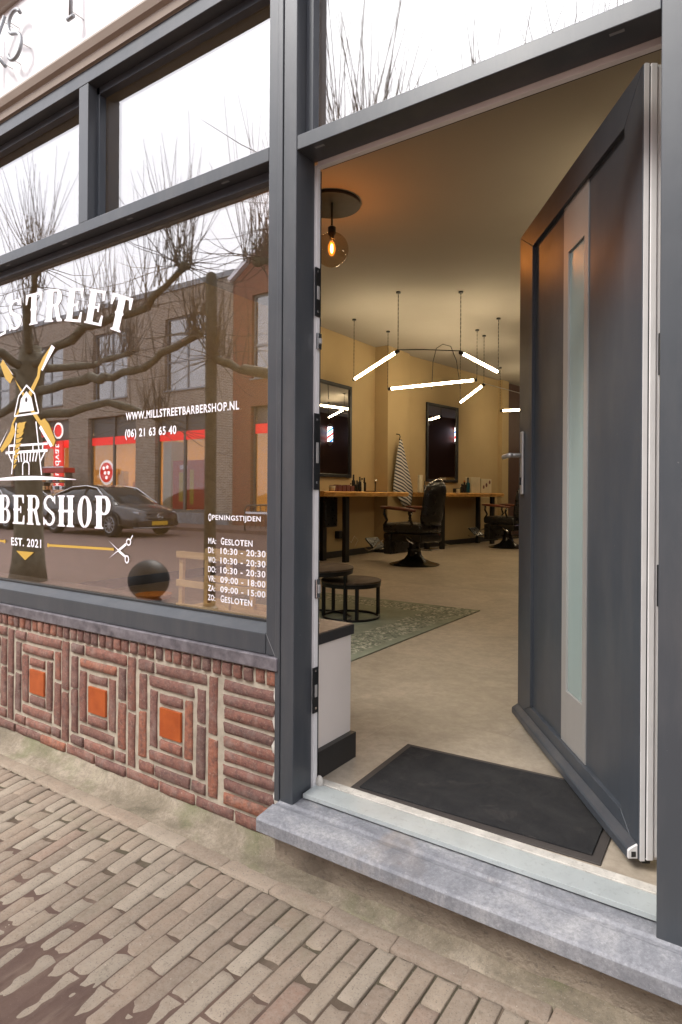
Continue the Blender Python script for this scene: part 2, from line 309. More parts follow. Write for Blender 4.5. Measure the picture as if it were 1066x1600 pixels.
# ------------------------------------------------------------------ builders
WP = {}
def tag(o, label=None, cat=None, group=None, kind=None):
    for k, v in (('label', label), ('category', cat), ('group', group), ('kind', kind)):
        if v: o[k] = v
    return o
def thing(name, label, cat, loc=(0, 0, 0), group=None, rz=0):
    o = bpy.data.objects.new(name, None); col.objects.link(o); o.location = loc; o.rotation_euler.z = rz
    o.empty_display_size = .1; WP[o.name] = Vector(loc); return tag(o, label, cat, group)
def link(name, me, parent=None, bevel=0, seg=2):
    o = bpy.data.objects.new(name, me); col.objects.link(o)
    if parent: o.parent = parent; WP[o.name] = WP.get(parent.name, Vector())
    else: WP[o.name] = Vector()
    if bevel:
        b = o.modifiers.new('bevel', 'BEVEL'); b.width = bevel; b.segments = seg; b.limit_method = 'ANGLE'; b.angle_limit = R(35)
    return o
class MB:
    def __init__(s): s.v = []; s.f = []
    def add(s, v, f):
        n = len(s.v); s.v += [tuple(x) for x in v]; s.f += [tuple(i+n for i in q) for q in f]; return s
    def box(s, x0, x1, y0, y1, z0, z1):
        x0, x1 = sorted((x0, x1)); y0, y1 = sorted((y0, y1)); z0, z1 = sorted((z0, z1))
        return s.add([(x0, y0, z0), (x1, y0, z0), (x1, y1, z0), (x0, y1, z0), (x0, y0, z1), (x1, y0, z1), (x1, y1, z1), (x0, y1, z1)],
                     [(0, 3, 2, 1), (4, 5, 6, 7), (0, 1, 5, 4), (1, 2, 6, 5), (2, 3, 7, 6), (3, 0, 4, 7)])
    def obox(s, c, ax, ay, az):     # centre and three half-axes
        c, ax, ay, az = map(Vector, (c, ax, ay, az)); v = []
        for k in (-1, 1):
            for a, b in ((-1, -1), (1, -1), (1, 1), (-1, 1)): v.append(c+ax*a+ay*b+az*k)
        return s.add(v, [(0, 3, 2, 1), (4, 5, 6, 7), (0, 1, 5, 4), (1, 2, 6, 5), (2, 3, 7, 6), (3, 0, 4, 7)])
    def tube(s, path, rad, n=8, cap=True):
        path = [Vector(p) for p in path]; rr = rad if hasattr(rad, '__len__') else [rad]*len(path); vs = []; k = len(path)
        prev = None
        for i, p in enumerate(path):
            t = (path[min(i+1, k-1)]-path[max(i-1, 0)]).normalized()
            if prev is None:
                a = Vector((0, 0, 1)) if abs(t.z) < .9 else Vector((1, 0, 0)); u = t.cross(a).normalized()
            else: u = (prev-t*prev.dot(t)).normalized()
            prev = u; w_ = t.cross(u)
            for j in range(n): an = 2*pi*j/n; vs.append(p+(u*cos(an)+w_*sin(an))*rr[i])
        f = [(i*n+j, i*n+(j+1) % n, (i+1)*n+(j+1) % n, (i+1)*n+j) for i in range(k-1) for j in range(n)]
        if cap: f += [tuple(range(n))[::-1], tuple((k-1)*n+j for j in range(n))]
        return s.add(vs, f)
    def lathe(s, prof, c=(0, 0, 0), n=24):   # prof: (r, z)
        vs = []; k = len(prof)
        for r, z in prof:
            for j in range(n): a = 2*pi*j/n; vs.append((c[0]+r*cos(a), c[1]+r*sin(a), c[2]+z))
        f = [(i*n+j, i*n+(j+1) % n, (i+1)*n+(j+1) % n, (i+1)*n+j) for i in range(k-1) for j in range(n)]
        f += [tuple(range(n))[::-1], tuple((k-1)*n+j for j in range(n))]
        return s.add(vs, f)
    def sphere(s, c, r, n=24, m=14, sq=(1, 1, 1)):
        vs = [(c[0], c[1], c[2]-r*sq[2])]
        for i in range(1, m):
            for j in range(n):
                a = 2*pi*j/n; e = -pi/2+pi*i/m; vs.append((c[0]+r*sq[0]*cos(e)*cos(a), c[1]+r*sq[1]*cos(e)*sin(a), c[2]+r*sq[2]*sin(e)))
        vs.append((c[0], c[1], c[2]+r*sq[2])); f = [(0, 1+(j+1) % n, 1+j) for j in range(n)]
        f += [(1+i*n+j, 1+i*n+(j+1) % n, 1+(i+1)*n+(j+1) % n, 1+(i+1)*n+j) for i in range(m-2) for j in range(n)]
        L = len(vs)-1; f += [(L, 1+(m-2)*n+j, 1+(m-2)*n+(j+1) % n) for j in range(n)]
        return s.add(vs, f)
    def prism(s, pts, fn, d):       # pts 2-D, fn(a,b,depth)->3-D
        n = len(pts); A = [fn(a, b, 0) for a, b in pts]; B = [fn(a, b, d) for a, b in pts]
        return s.add(A+B, [tuple(range(n)), tuple(range(2*n-1, n-1, -1))]+[(i, n+i, n+(i+1) % n, (i+1) % n) for i in range(n)])
    def build(s, name, m, parent=None, bevel=0, smooth=False, seg=2, shade_angle=None):
        me = bpy.data.meshes.new(name); off = WP.get(parent.name, Vector()) if parent else Vector()
        me.from_pydata([(v[0]-off.x, v[1]-off.y, v[2]-off.z) for v in s.v], [], s.f)
        bm = bmesh.new(); bm.from_mesh(me); bmesh.ops.recalc_face_normals(bm, faces=bm.faces); bm.to_mesh(me); bm.free()
        me.materials.append(M[m] if isinstance(m, str) else m)
        if smooth:
            me.polygons.foreach_set('use_smooth', [True]*len(me.polygons))
            if shade_angle is not None: me.set_sharp_from_angle(angle=R(shade_angle))
        return link(name, me, parent, bevel, seg)
def bx(name, m, parent, x0, x1, y0, y1, z0, z1, bevel=0): return MB().box(x0, x1, y0, y1, z0, z1).build(name, m, parent, bevel)
def copy_tree(o, parent=None):
    c = o.copy(); col.objects.link(c)
    if parent: c.parent = parent
    WP[c.name] = WP.get(o.name, Vector())
    for ch in list(o.children): copy_tree(ch, c)
    return c
def rough_mesh(name, nx, nz, seed, amp=.05, edge=.03, mat='brick', top=False, drop=(.10, .2), rim=(.05, .12)):
    # unit block whose front (-Y) or top (+Z) face is uneven; shared by many pieces
    rnd = random.Random(seed); v = []; idx = {}
    ua = [0, rim[0]]+[rim[0]+(1-2*rim[0])*i/(nx-2) for i in range(1, nx-2)]+[1-rim[0], 1]
    ub = [0, rim[1]]+[rim[1]+(1-2*rim[1])*i/(nz-2) for i in range(1, nz-2)]+[1-rim[1], 1]
    for i in range(nx+1):
        for k in range(nz+1):
            a = ua[i]-.5; b = ub[k]-.5; d = rnd.uniform(-amp, amp)
            if i in (0, nx): a += rnd.uniform(-edge, edge)*.4*(1 if i else -1); d = rnd.uniform(*drop)
            if k in (0, nz): b += rnd.uniform(-edge, edge); d = max(d, rnd.uniform(*drop))
            idx[i, k] = len(v); v.append((a, d-.5, b))
    f = [(idx[i, k], idx[i+1, k], idx[i+1, k+1], idx[i, k+1]) for i in range(nx) for k in range(nz)]
    ring = [(i, 0) for i in range(nx)]+[(nx, k) for k in range(nz)]+[(i, nz) for i in range(nx, 0, -1)]+[(0, k) for k in range(nz, 0, -1)]
    b0 = len(v)
    for i, k in ring: a, _, b = v[idx[i, k]]; v.append((a*1.03, .5, b*1.03))
    n = len(ring); f += [(idx[ring[j]], b0+j, b0+(j+1) % n, idx[ring[(j+1) % n]]) for j in range(n)]
    if top: v = [(a, b, -d) for a, d, b in v]; f = [q for q in f]
    me = bpy.data.meshes.new(name); me.from_pydata(v, [], f)
    bm = bmesh.new(); bm.from_mesh(me); bmesh.ops.recalc_face_normals(bm, faces=bm.faces)
    bm.to_mesh(me); bm.free()
    # open at the buried side, so check orientation by hand
    c = sum((Vector(p.normal)*p.area for p in me.polygons[:nx*nz]), Vector())
    if (c.z if top else -c.y) < 0: me.flip_normals()
    me.polygons.foreach_set('use_smooth', [True]*len(me.polygons)); me.materials.append(M[mat]); return me
def piece(name, me, parent, c, size, rot=(0, 0, 0)):
    o = bpy.data.objects.new(name, me); col.objects.link(o); o.parent = parent
    o.location = Vector(c)-WP.get(parent.name, Vector()); o.scale = size; o.rotation_euler = rot; return o

# ================================================================== GROUND
bx('ground', 'joint_fill', None, -70, 60, -70, 40, -.5, -.07)['kind'] = 'structure'
street = MB().box(-60, 50, -14.4, -1.9, -.3, -.006).build('street', 'street_brick'); street['kind'] = 'structure'
pavement = MB().box(-9, 4, -1.9, -.02, -.2, -.0105).build('pavement', 'joint_fill'); pavement['kind'] = 'structure'
far_pav = MB().box(-60, 50, -14.4, -12.2, -.006, .10).build('far_pavement', 'street_brick'); far_pav['kind'] = 'structure'
PV = [rough_mesh('paver', 4, 3, 100+i, .02, .03, 'paver', True, (.025, .06), (.025, .09)) for i in range(8)]
rnd = random.Random(3)
pw, pl = .0575, .205
def lean(x): return .015+min(.34, max(0, -1.1-x)*.17)      # the courses fan out to the left
cnt = 0; far = MB()
for i in range(-100, 62):
    x = i*pw-.02
    off = i % 2
    ys = [(-.162-pl/4, pl/2)] if off else []
    y = -.162-(pl if off else pl/2)
    while y > -1.85: ys.append((y, pl)); y -= pl
    jit = rnd.uniform(-.02, .02)
    for n_, (yy, L) in enumerate(ys):
        yy += jit if n_ else 0
        le = lean(x); xx = x+(-.162-yy)*le
        w_, l_ = pw-rnd.uniform(.005, .0095), L-rnd.uniform(.006, .013)
        z = rnd.uniform(-.0011, .0011)
        if -3.0 < x < -.02 and yy > -.80+max(0, x+1.6)*.27 and cnt < 298:
            cnt += 1
            piece('paver', PV[rnd.randrange(8)], pavement, (xx, yy, z-.0285), (w_, l_, .06), (rnd.uniform(-.006, .006), rnd.uniform(-.010, .010), math.atan(le)*1.0+rnd.uniform(-.012, .012)+(pi if rnd.random() < .5 else 0)))
        else:
            far.obox((xx, yy, z-.03), (w_/2, w_/2*-le*-1, 0), (-l_/2*le, l_/2, 0), (0, 0, .03))
tag(far.build('paver_rest', 'paver', pavement), kind='stuff')
# edging bricks laid end to end against the cement skirting
x = -5.2
EM = [rough_mesh('edging_brick', 4, 3, 130+i, .02, .03, 'paver', True, (.02, .05), (.03, .1)) for i in range(3)]
while x < .35:
    L = rnd.uniform(.19, .225)
    yc = -.126
    piece('edging_brick', EM[rnd.randrange(3)], pavement, (x+L/2, yc+rnd.uniform(-.003, .003), -.0275+rnd.uniform(-.001, .001)), (L-.003, .060, .06), (0, 0, rnd.uniform(-.012, .012))); x += L
# loose brushed sand that fills the joints and laps over the outer pavers
nx, ny = 1150, 420; X0, X1, Y0, Y1 = -3.6, .35, -1.9, -.165
xs = np.linspace(X0, X1, nx); ys = np.linspace(Y0, Y1, ny); H_ = np.zeros((ny, nx))
for j, yy in enumerate(ys):
    for i, xx in enumerate(xs):
        q = mn.fractal(Vector((xx*3.2, yy*3.2, 1.3)), 1., 2., 4)*.09
        q2 = mn.fractal(Vector((xx*16, yy*9, 7.3)), 1., 2., 3)
        dy = -.162-yy; x0_ = xx-dy*lean(xx); x0_ = xx-dy*lean(x0_)
        ph = ((x0_+.02)/pw) % 1.0; ci = math.floor((x0_+.02)/pw+.5); u = abs(((ph+.5) % 1.0)-.5)*2; u = 1-u     # 1 on a course's middle, 0 over a joint
        t = (-.46+(.05 if xx < -2 else 0)+q*.8+.06*sin(ci*2.4)*cos(ci*.9)+.05*mn.noise(Vector((ci*.7, yy*5, 3.)))-yy)/.34
        h = -.0030+.0062*max(0, min(2.2, t+.5))-.0044*max(u, .0001)**.28+q2*.0026+(mn.noise(Vector((xx*30, yy*30, 2.)))*.0006)
        H_[j, i] = h
gx, gy = np.meshgrid(xs, ys); co = np.stack([gx.ravel(), gy.ravel(), H_.ravel()], 1)
fi = np.arange(nx*ny).reshape(ny, nx); q = np.stack([fi[:-1, :-1], fi[:-1, 1:], fi[1:, 1:], fi[1:, :-1]], -1).reshape(-1, 4)
me = bpy.data.meshes.new('joint_sand'); me.from_pydata(co.tolist(), [], q.tolist()); me.materials.append(M['sand'])
me.polygons.foreach_set('use_smooth', [True]*len(me.polygons)); tag(link('joint_sand', me), kind='stuff')
# small grit
g = MB()
for k in range(420):
    x_, y_ = rnd.uniform(-3.2, .2), rnd.uniform(-1.2, -.13); s_ = rnd.uniform(.0006, .0019)
    z_ = .004+max(0, (-.55-y_)*.02); g.add([(x_-s_, y_-s_, z_), (x_+s_, y_-s_*.6, z_), (x_, y_+s_, z_), (x_, y_, z_+s_)], [(0, 1, 3), (1, 2, 3), (2, 0, 3), (0, 2, 1)])
tag(g.build('grit', 'mortar_wall'), kind='stuff')

# ================================================================== FACADE: brick parapet below the window
bw = thing('brick_wall', 'low ornamental brick wall below the display window with orange tiles set in nested brick squares', 'wall', (-3, 0, 0))
bx('mortar_bed', 'mortar_wall', bw, -4.85, -1.335, .006, .11, -.05, .612)
BR = [rough_mesh('brick', 5, 3, 10+i, .07, .05, 'brick', False, (.10, .20), (.02, .09)) for i in range(9)]
rb = random.Random(5)
def brick(x0, x1, z0, z1):
    w_, h_ = x1-x0, z1-z0; c = ((x0+x1)/2+rb.uniform(-.0015, .0015), .0145+rb.uniform(-.002, .002), (z0+z1)/2+rb.uniform(-.0012, .0012))
    w_ += rb.uniform(-.005, .0); h_ += rb.uniform(-.005, .0005); me = BR[rb.randrange(9)]; t = rb.uniform(-.012, .012)
    if h_ > w_: piece('brick', me, bw, c, (h_, .036, w_), (0, pi/2+t, 0))
    else: piece('brick', me, bw, c, (w_, .036, h_), (0, t+(pi if rb.random() < .5 else 0), 0))
x = -1.352
while x > -4.8: brick(x-.040, x, .558, .607); x -= .0515          # soldier course under the flashing
x = -1.345
while x > -4.8: L = rb.uniform(.185, .205); brick(x-L, x, .054, .094); x -= L+.011   # bottom stretcher course
zz = .106
for k in range(9): brick(-1.592, -1.352, zz, zz+.038); zz += .0497
def panel(a):   # a = left edge of the panel's field
    b = .106
    Hs = [(0, .085, 0, .04), (.097, .293, 0, .04), (.305, .372, 0, .04),          # bottom row
          (.06, .30, .055, .096), (.125, .247, .11, .15),                        # second ring bottom, under tile
          (.125, .247, .288, .326), (.06, .31, .342, .382), (0, .085, .397, .438), (.097, .372, .397, .438)]
    Vs = [(0, .043, .055, .235), (0, .043, .247, .383), (.062, .106, .11, .328), (.265, .306, .11, .328), (.327, .371, .055, .245), (.327, .371, .257, .383)]
    for x0, x1, z0, z1 in Hs+Vs:
        if (x0, z0) == (.305, 0): x0, x1 = .305, .372
        brick(a+x0, a+x1, b+z0, b+z1)
    Vs2 = [(.388, .433, 0, .212), (.388, .433, .225, .438)]
    for x0, x1, z0, z1 in Vs2: brick(a+x0, a+x1, b+z0, b+z1)
    t = MB().box(a+.127, a+.245, -.004, .03, b+.163, b+.273).build('tile', 'orange_tile', bw, .0015)
MB().add([(x_, .0025-.004*((i*7) % 3), z_) for i, z_ in enumerate([.06+.0275*k for k in range(20)]) for x_ in (-1.352-.004*((i*5) % 4), -1.3345)], [(2*i, 2*i+1, 2*i+3, 2*i+2) for i in range(19)]).build('mortar_fillet', 'worn_white', bw, smooth=True)
for k in range(6): panel(-2.056-.4575*k)
tag(MB().add([(-4.85, .004, .063), (-1.335, .004, .063), (-1.335, -.035, .022), (-4.85, -.035, .022), (-1.335, -.1, .004), (-4.85, -.1, .004), (-1.335, -.1, -.06), (-4.85, -.1, -.06), (-1.335, .02, .063), (-4.85, .02, .063)],
       [(0, 3, 3, 1)][:0]+[(0, 1, 2, 3), (3, 2, 4, 5), (5, 4, 6, 7), (9, 8, 1, 0)]).build('cement_skirting', 'cement', bw))
# refine and roughen the skirting so that it reads as hand-trowelled cement
def trowel(y_list, z_list, x0, x1, n, name, m, parent, amp, seed):
    v = []; f = []; k = len(y_list)
    for i in range(n+1):
        xx = x0+(x1-x0)*i/n
        for j in range(k):
            a = amp if 0 < j < k-1 else amp*.5
            v.append((xx, y_list[j]+mn.fractal(Vector((xx*5, j*.8, seed)), 1, 2, 4)*a*1.2, z_list[j]+mn.fractal(Vector((xx*9, j*.9, seed+5)), 1, 2, 4)*a))
    for i in range(n):
        for j in range(k-1): f.append((i*k+j, (i+1)*k+j, (i+1)*k+j+1, i*k+j+1))
    return MB().add(v, f).build(name, m, parent, smooth=True)
bpy.data.objects.remove(bw.children[[c.name for c in bw.children].index('cement_skirting')])
trowel([.012, -.008, -.016, -.024, -.036, -.052, -.070, -.086, -.100, -.104], [.058, .053, .043, .031, .022, .015, .010, .007, .0035, -.012], -4.85, -1.30, 420, 'cement_skirting', 'cement', bw, .006, 2.)

# doorstep
trowel([-.040, -.052, -.064, -.080, -.093, -.101, -.104], [.024, .018, .013, .009, .006, .003, -.012], -1.31, .4, 260, 'cement_skirting', 'cement', bw, .006, 6.)
st = thing('doorstep', 'grey bluestone doorstep slab jutting out below the open door', 'step', (-.7, 0, .12))
MB().add([(-1.336, -.112, .135), (.4, -.112, .135), (.4, -.112, .172), (-1.336, -.112, .172), (-1.336, -.106, .178), (.4, -.106, .178),
          (-1.336, -.03, .188), (.4, -.03, .188), (-1.336, -.022, .1835), (.4, -.022, .1835), (-1.336, -.008, .1835), (.4, -.008, .1835), (-1.336, .0, .190), (.4, .0, .190),
          (-1.336, .16, .196), (.4, .16, .196), (-1.336, .16, .135), (.4, .16, .135)],
         [(0, 1, 2, 3), (3, 2, 5, 4), (4, 5, 7, 6), (6, 7, 9, 8), (8, 9, 11, 10), (10, 11, 13, 12), (12, 13, 15, 14), (14, 15, 17, 16), (16, 17, 1, 0), (0, 3, 4, 6, 8, 10, 12, 14, 16), (1, 17, 15, 13, 11, 9, 7, 5, 2)]
         ).build('slab', 'bluestone', st, .002)
trowel([-.052, -.050, -.047, -.045, -.044, -.044], [.137, .11, .085, .06, .03, .0], -1.31, .4, 260, 'plinth', 'plinth_render', st, .006, 9.)
bx('plinth_core', 'plinth_render', st, -1.325, .4, -.03, .1, -.05, .134)

# ================================================================== SHOPFRONT FRAME
A = 'anthracite'
sw = thing('display_window', 'large anthracite framed barber shop display window with white lettering and windmill logo', 'window', (-3.03, 0, .66))
bx('lead_flashing', 'lead', sw, -4.84, -1.338, -.014, .03, .613, .6585, .004)
bx('bottom_rail', A, sw, -4.7, -1.398, 0, .075, .6605, .730, .0025)
MB().add([(-4.67, .002, .7305), (-1.396, .002, .7305), (-1.396, .062, .752), (-4.67, .062, .752), (-4.67, .075, .7305), (-1.396, .075, .7305)],
         [(0, 1, 2, 3), (3, 2, 5, 4), (0, 4, 5, 1), (0, 3, 4), (1, 5, 2)]).build('sill_bead', A, sw)
bx('glazing_bead', 'gasket', sw, -4.67, -1.40, .064, .078, .752, .760)
# stiles with mitred look
for x0, x1 in ((-1.394, -1.3535), (-4.7465, -4.706)): bx('stile', A, sw, x0, x1, -.001, .095, .6605, 3.0, .002)
MB().obox((-1.374, -.0012, .695), (.020, 0, -.035), (0, .0004, 0), (.0009, 0, .0005)).build('mitre_joint', 'zinc', sw)
bx('middle_rail', A, sw, -4.7, -1.396, .0, .078, 2.320, 2.367, .002)
bx('rail_bead', 'anthracite_inside', sw, -4.7, -1.396, .05, .078, 2.285, 2.318, .001)
bx('rail_bead', 'anthracite_inside', sw, -4.7, -1.396, .055, .078, 2.369, 2.395, .001)
bx('top_rail', A, sw, -4.75, -1.3535, .0, .09, 2.958, 3.018, .002)
bx('rail_bead', 'anthracite_inside', sw, -4.7, -1.396, .045, .078, 2.925, 2.956, .001)
for xm in (-2.452, -3.55): 
    bx('mullion', A, sw, xm-.033, xm+.033, .001, .08, 2.3675, 2.9575, .002)
    bx('mullion_bead', 'anthracite_inside', sw, xm-.05, xm+.05, .045, .079, 2.3685, 2.957, .001)
for x0, x1, z0, z1 in ((-4.69, -1.405, .745, 2.3), (-2.415, -1.40, 2.38, 2.945), (-3.515, -2.49, 2.38, 2.945), (-4.69, -3.59, 2.38, 2.945)):
    bx('pane', 'window_glass', sw, x0, x1, .080, .086, z0, z1)
for xx in (-1.62, -2.16, -2.62, -3.1, -3.6): bx('drain_cap', 'zinc', sw, xx-.017, xx+.017, .018, .027, 2.3185, 2.3197)
# inner frame seen through the glass
bx('inner_rail', 'white_pvc', sw, -4.7, -1.40, .09, .12, .69, .745); bx('inner_rail', 'white_pvc', sw, -4.7, -1.40, .09, .12, 2.30, 2.37)

df = thing('door_frame', 'anthracite door frame with glazed light above the entrance of the shop', 'door frame', (-.75, 0, .19))
bx('post', A, df, -1.3515, -1.3315, -.006, .10, .186, 3.02, .002)
bx('post', A, df, -1.3295, -1.2755, -.002, .098, .186, 3.02, .0025)
bx('post', A, df, -.210, -.125, -.002, .098, .186, 3.02, .0025)
bx('post', A, df, -.123, .05, .006, .10, .186, 3.02, .0025)
bx('head', A, df, -1.2745, -.211, .0, .098, 2.320, 2.367, .002)
bx('top_head', A, df, -1.2745, -.211, .0, .09, 2.958, 3.018, .002)
bx('light_bead', 'anthracite_inside', df, -1.2745, -1.245, .045, .078, 2.3675, 2.9575, .001)
bx('light_bead', 'anthracite_inside', df, -.24, -.211, .045, .078, 2.3675, 2.9575, .001)
bx('pane', 'window_glass', df, -1.25, -.235, .080, .086, 2.3675, 2.957)
for xx in (-1.20, -.31): bx('drain_cap', 'zinc', df, xx-.017, xx+.017, .018, .027, 2.3185, 2.3197)
bx('white_lining', 'white_pvc', df, -1.35, -1.2665, .0995, .119, .20, 2.313, .001)
bx('white_lining', 'white_pvc', df, -1.2655, -.2165, .0995, .119, 2.3035, 2.34, .001)
bx('white_lining', 'white_pvc', df, -.2155, -.12, .0995, .165, .20, 2.34, .001)
bx('gasket_strip', 'gasket', df, -1.272, -1.2675, .1195, .126, .25, 2.3); bx('gasket_strip', 'gasket', df, -1.26, -.22, .1195, .126, 2.306, 2.311)
def strike(z0, z1, y=.1185, w_=.012):
    s = bx('strike_plate', 'lock_metal', df, -1.2668, -1.262, y-.03, y+.001, z0, z1, .001)
    h = (z1-z0)
    bx('latch_slot', 'steel', s, -1.2624, -1.2595, y-.022, y-.010, z0+h*.35, z0+h*.62, .001)
    for q in (.07, .2, .75, .92): MB().lathe([(.0045, 0), (.0045, .002), (.001, .0025)], (0, 0, 0), 10)
    for q in (.08, .9): bx('screw', 'chrome', s, -1.2623, -1.2607, y-.019, y-.012, z0+h*q, z0+h*q+.008, .001)
strike(1.80, 1.965); strike(1.215, 1.473); strike(.462, .615)
for z0, z1 in ((1.69, 1.745), (.848, .913)):
    s = bx('keeper', 'chrome', df, -1.2664, -1.257, .098, .1185, z0, z1, .002); bx('keeper_pin', 'steel', s, -1.2569, -1.251, .102, .114, z0+.018, z1-.018, .002)
th = thing('threshold', 'pale aluminium threshold strip with worn white edge lying on the doorstep', 'threshold', (-.75, .1, .197))
MB().add([(-1.268, .045, .198), (-.211, .045, .198), (-.211, .045, .211), (-1.268, .045, .211), (-.211, .122, .2155), (-1.268, .122, .2155), (-.211, .122, .198), (-1.268, .122, .198)],
         [(0, 1, 2, 3), (3, 2, 4, 5), (5, 4, 6, 7), (7, 6, 1, 0), (0, 3, 5, 7), (1, 6, 4, 2)]).build('alu_plate', 'alu', th, .001)
bx('nose', 'alu', th, -1.268, -.211, .0425, .0446, .198, .2115, .0005)
bx('worn_edge', 'worn_white', th, -1.2655, -.2165, .1235, .158, .198, .2185, .002)
MB().sphere((-1.255, .118, .225), .014, 10, 8, (1, .8, 1.6)).build('foam_plug', 'worn_white', th)

# fascia above
fa = thing('fascia', 'white fascia board with taupe moulding and loose metal letters above the window', 'fascia', (-2.4, 0, 3.03))
MB().prism([(0, 3.021), (-.012, 3.021), (-.018, 3.045), (-.018, 3.052), (-.034, 3.060), (-.046, 3.086), (-.046, 3.094), (-.03, 3.098), (0, 3.098)], lambda a, b, d: (-4.9+d, a, b), 5.5).build('moulding', 'taupe_trim', fa)
bx('board', 'white_board', fa, -4.9, .6, -.028, .0, 3.0985, 3.512)
MB().prism([(0, 3.513), (-.05, 3.513), (-.075, 3.54), (-.09, 3.56), (-.09, 3.60), (0, 3.60)], lambda a, b, d: (-4.9+d, a, b), 5.5).build('cornice', 'taupe_trim', fa)
def fletter(path, pins):
    l = MB().tube([(x, -.075, z) for x, z in path], .0085, 8).build('letter', 'zinc', fa, smooth=True)
    for x, z in pins: MB().tube([(x, -.07, z), (x, -.028, z-.0)], .0022, 6).build('pin', 'steel', l)
S_ = [(cos(a)*.045, .052+sin(a)*.05) for a in [R(20+k*18) for k in range(14)]]; S_ = [( .052*cos(R(t)), .058+.052*sin(R(t))) for t in range(25, 271, 20)]+[(.058*cos(R(t)), -.056+.058*sin(R(t))) for t in range(80, -161, -20)]
sx, sz = -2.875, 3.305
fletter([(sx+a, sz+b) for a, b in S_], [(sx-.045, sz+.075), (sx+.055, sz-.06), (sx-.03, sz-.1)])
fletter([(sx-.115, sz+.11), (sx-.115, sz-.115)], [(sx-.115, sz+.05)]) if False else None
kx = sx-.20
fletter([(kx, sz+.12), (kx, sz-.115)], [(kx, sz)]); fletter([(kx+.115, sz+.12), (kx+.005, sz), (kx+.12, sz-.115)], [(kx+.1, sz-.095), (kx+.1, sz+.1)])
tx = -2.43
fletter([(tx, sz+.12), (tx, sz-.105)], [(tx+.01, sz-.09)]); fletter([(tx-.022, sz-.113), (tx+.022, sz-.113)], [(tx+.02, sz-.1)])
fletter([(tx-.075, sz+.12), (tx+.075, sz+.12)], [(tx, sz+.11)])
# upper wall and neighbours of the shop building
ub = thing('shop_building', 'plain rendered upper storey of the barber shop above the white fascia', 'building', (-2.4, .3, 0))
MB().box(-6.2, .9, .0, .25, 3.602, 7).box(-6.2, -4.78, .0, .25, -.05, 3.02).box(-6.2, -4.91, .0, .25, 3.02, 3.601).box(.06, .9, .0, .25, -.05, 3.02).box(-4.9, .6, .0005, .12, 3.02, 3.6).build('wall', 'plaster_out', ub)
bx('inner_wall', 'ceiling_paint', ub, -4.88, .3, .1205, .15, 3.02, 3.77)
bx('inner_wall', 'ceiling_paint', ub, -5.9, -4.76, .2505, .27, .2, 3.77); bx('inner_wall', 'ceiling_paint', ub, -.118, .3, .1655, .19, .2, 3.02)

# ------------------------------------------------------------------ lettering on the glass (x along facade, z up)
GY = .0785
def flat(name, polys, m, parent, y=GY):
    mb = MB()
    for k, p in enumerate(polys):
        yy = y-.00004*k; mb.add([(a, yy, b) for a, b in p], [tuple(range(len(p)))])
    return mb.build(name, m, parent)
def text(s, x0, x1, zb, zt, m, parent, bold=.012, slant=0):
    cu = bpy.data.curves.new('t', 'FONT'); cu.body = s; cu.size = 1; cu.offset = bold; cu.resolution_u = 4; cu.space_character = 1.12
    ob = bpy.data.objects.new('t', cu); col.objects.link(ob); bpy.context.view_layer.update()
    dg = bpy.context.evaluated_depsgraph_get(); me = bpy.data.meshes.new_from_object(ob.evaluated_get(dg)); bpy.data.objects.remove(ob)
    v = np.array([p.co[:] for p in me.vertices]); a0, a1 = v[:, 0].min(), v[:, 0].max(); b0, b1 = v[:, 1].min(), v[:, 1].max()
    off = WP[parent.name]
    zb2 = zb
    for p in me.vertices:
        x_, y_ = p.co.x, p.co.y
        p.co = (x0+(x_-a0)/(a1-a0)*(x1-x0)-off.x, GY-off.y, zb2+(y_-b0)/(b1-b0)*(zt-zb)-off.z)
    me.materials.clear(); me.materials.append(M[m]); me.name = 'lettering'
    if me.polygons and me.polygons[0].normal.y > 0: me.flip_normals()
    return link('lettering', me, parent)
text('WWW.MILLSTREETBARBERSHOP.NL', -2.255, -1.600, 1.508, 1.541, 'white_vinyl', sw, .022)
text('(06) 21 63 65 40', -2.258, -1.938, 1.425, 1.470, 'white_vinyl', sw, .022)
def caps(s, x0, x1, zb, zt):      # first letter taller
    wd = (x1-x0)/len(s); text(s[0], x0, x0+wd*.86, zb, zt, 'white_vinyl', sw, .02); text(s[1:], x0+wd*1.06, x1, zb, zb+(zt-zb)*.84, 'white_vinyl', sw, .022)
caps('OPENINGSTIJDEN', -1.755, -1.492, 1.096, 1.125)
days = [('MA:', 'GESLOTEN'), ('DI:', '10:30 - 20:30'), ('WO:', '10:30 - 20:30'), ('DO:', '10:30 - 20:30'), ('VR:', '09:00 - 18:00'), ('ZA:', '09:00 - 15:00'), ('ZO:', 'GESLOTEN')]
for k, (d, h) in enumerate(days):
    z = 1.011-k*.0357
    text(d, -1.755, -1.755+(.042 if d in ('MA:', 'WO:', 'DO:') else .038), z, z+.0225, 'white_vinyl', sw, .022) if d != 'DI:' else text(d, -1.755, -1.724, z, z+.0225, 'white_vinyl', sw, .022)
    if h[0] == 'G': caps(h, -1.688, -1.530, z-.001, z+.026)
    else: text(h, -1.690, -1.468, z, z+.0235, 'white_vinyl', sw, .022)
text('EST. 2021', -3.166, -2.893, .933, .974, 'white_vinyl', sw, .022)
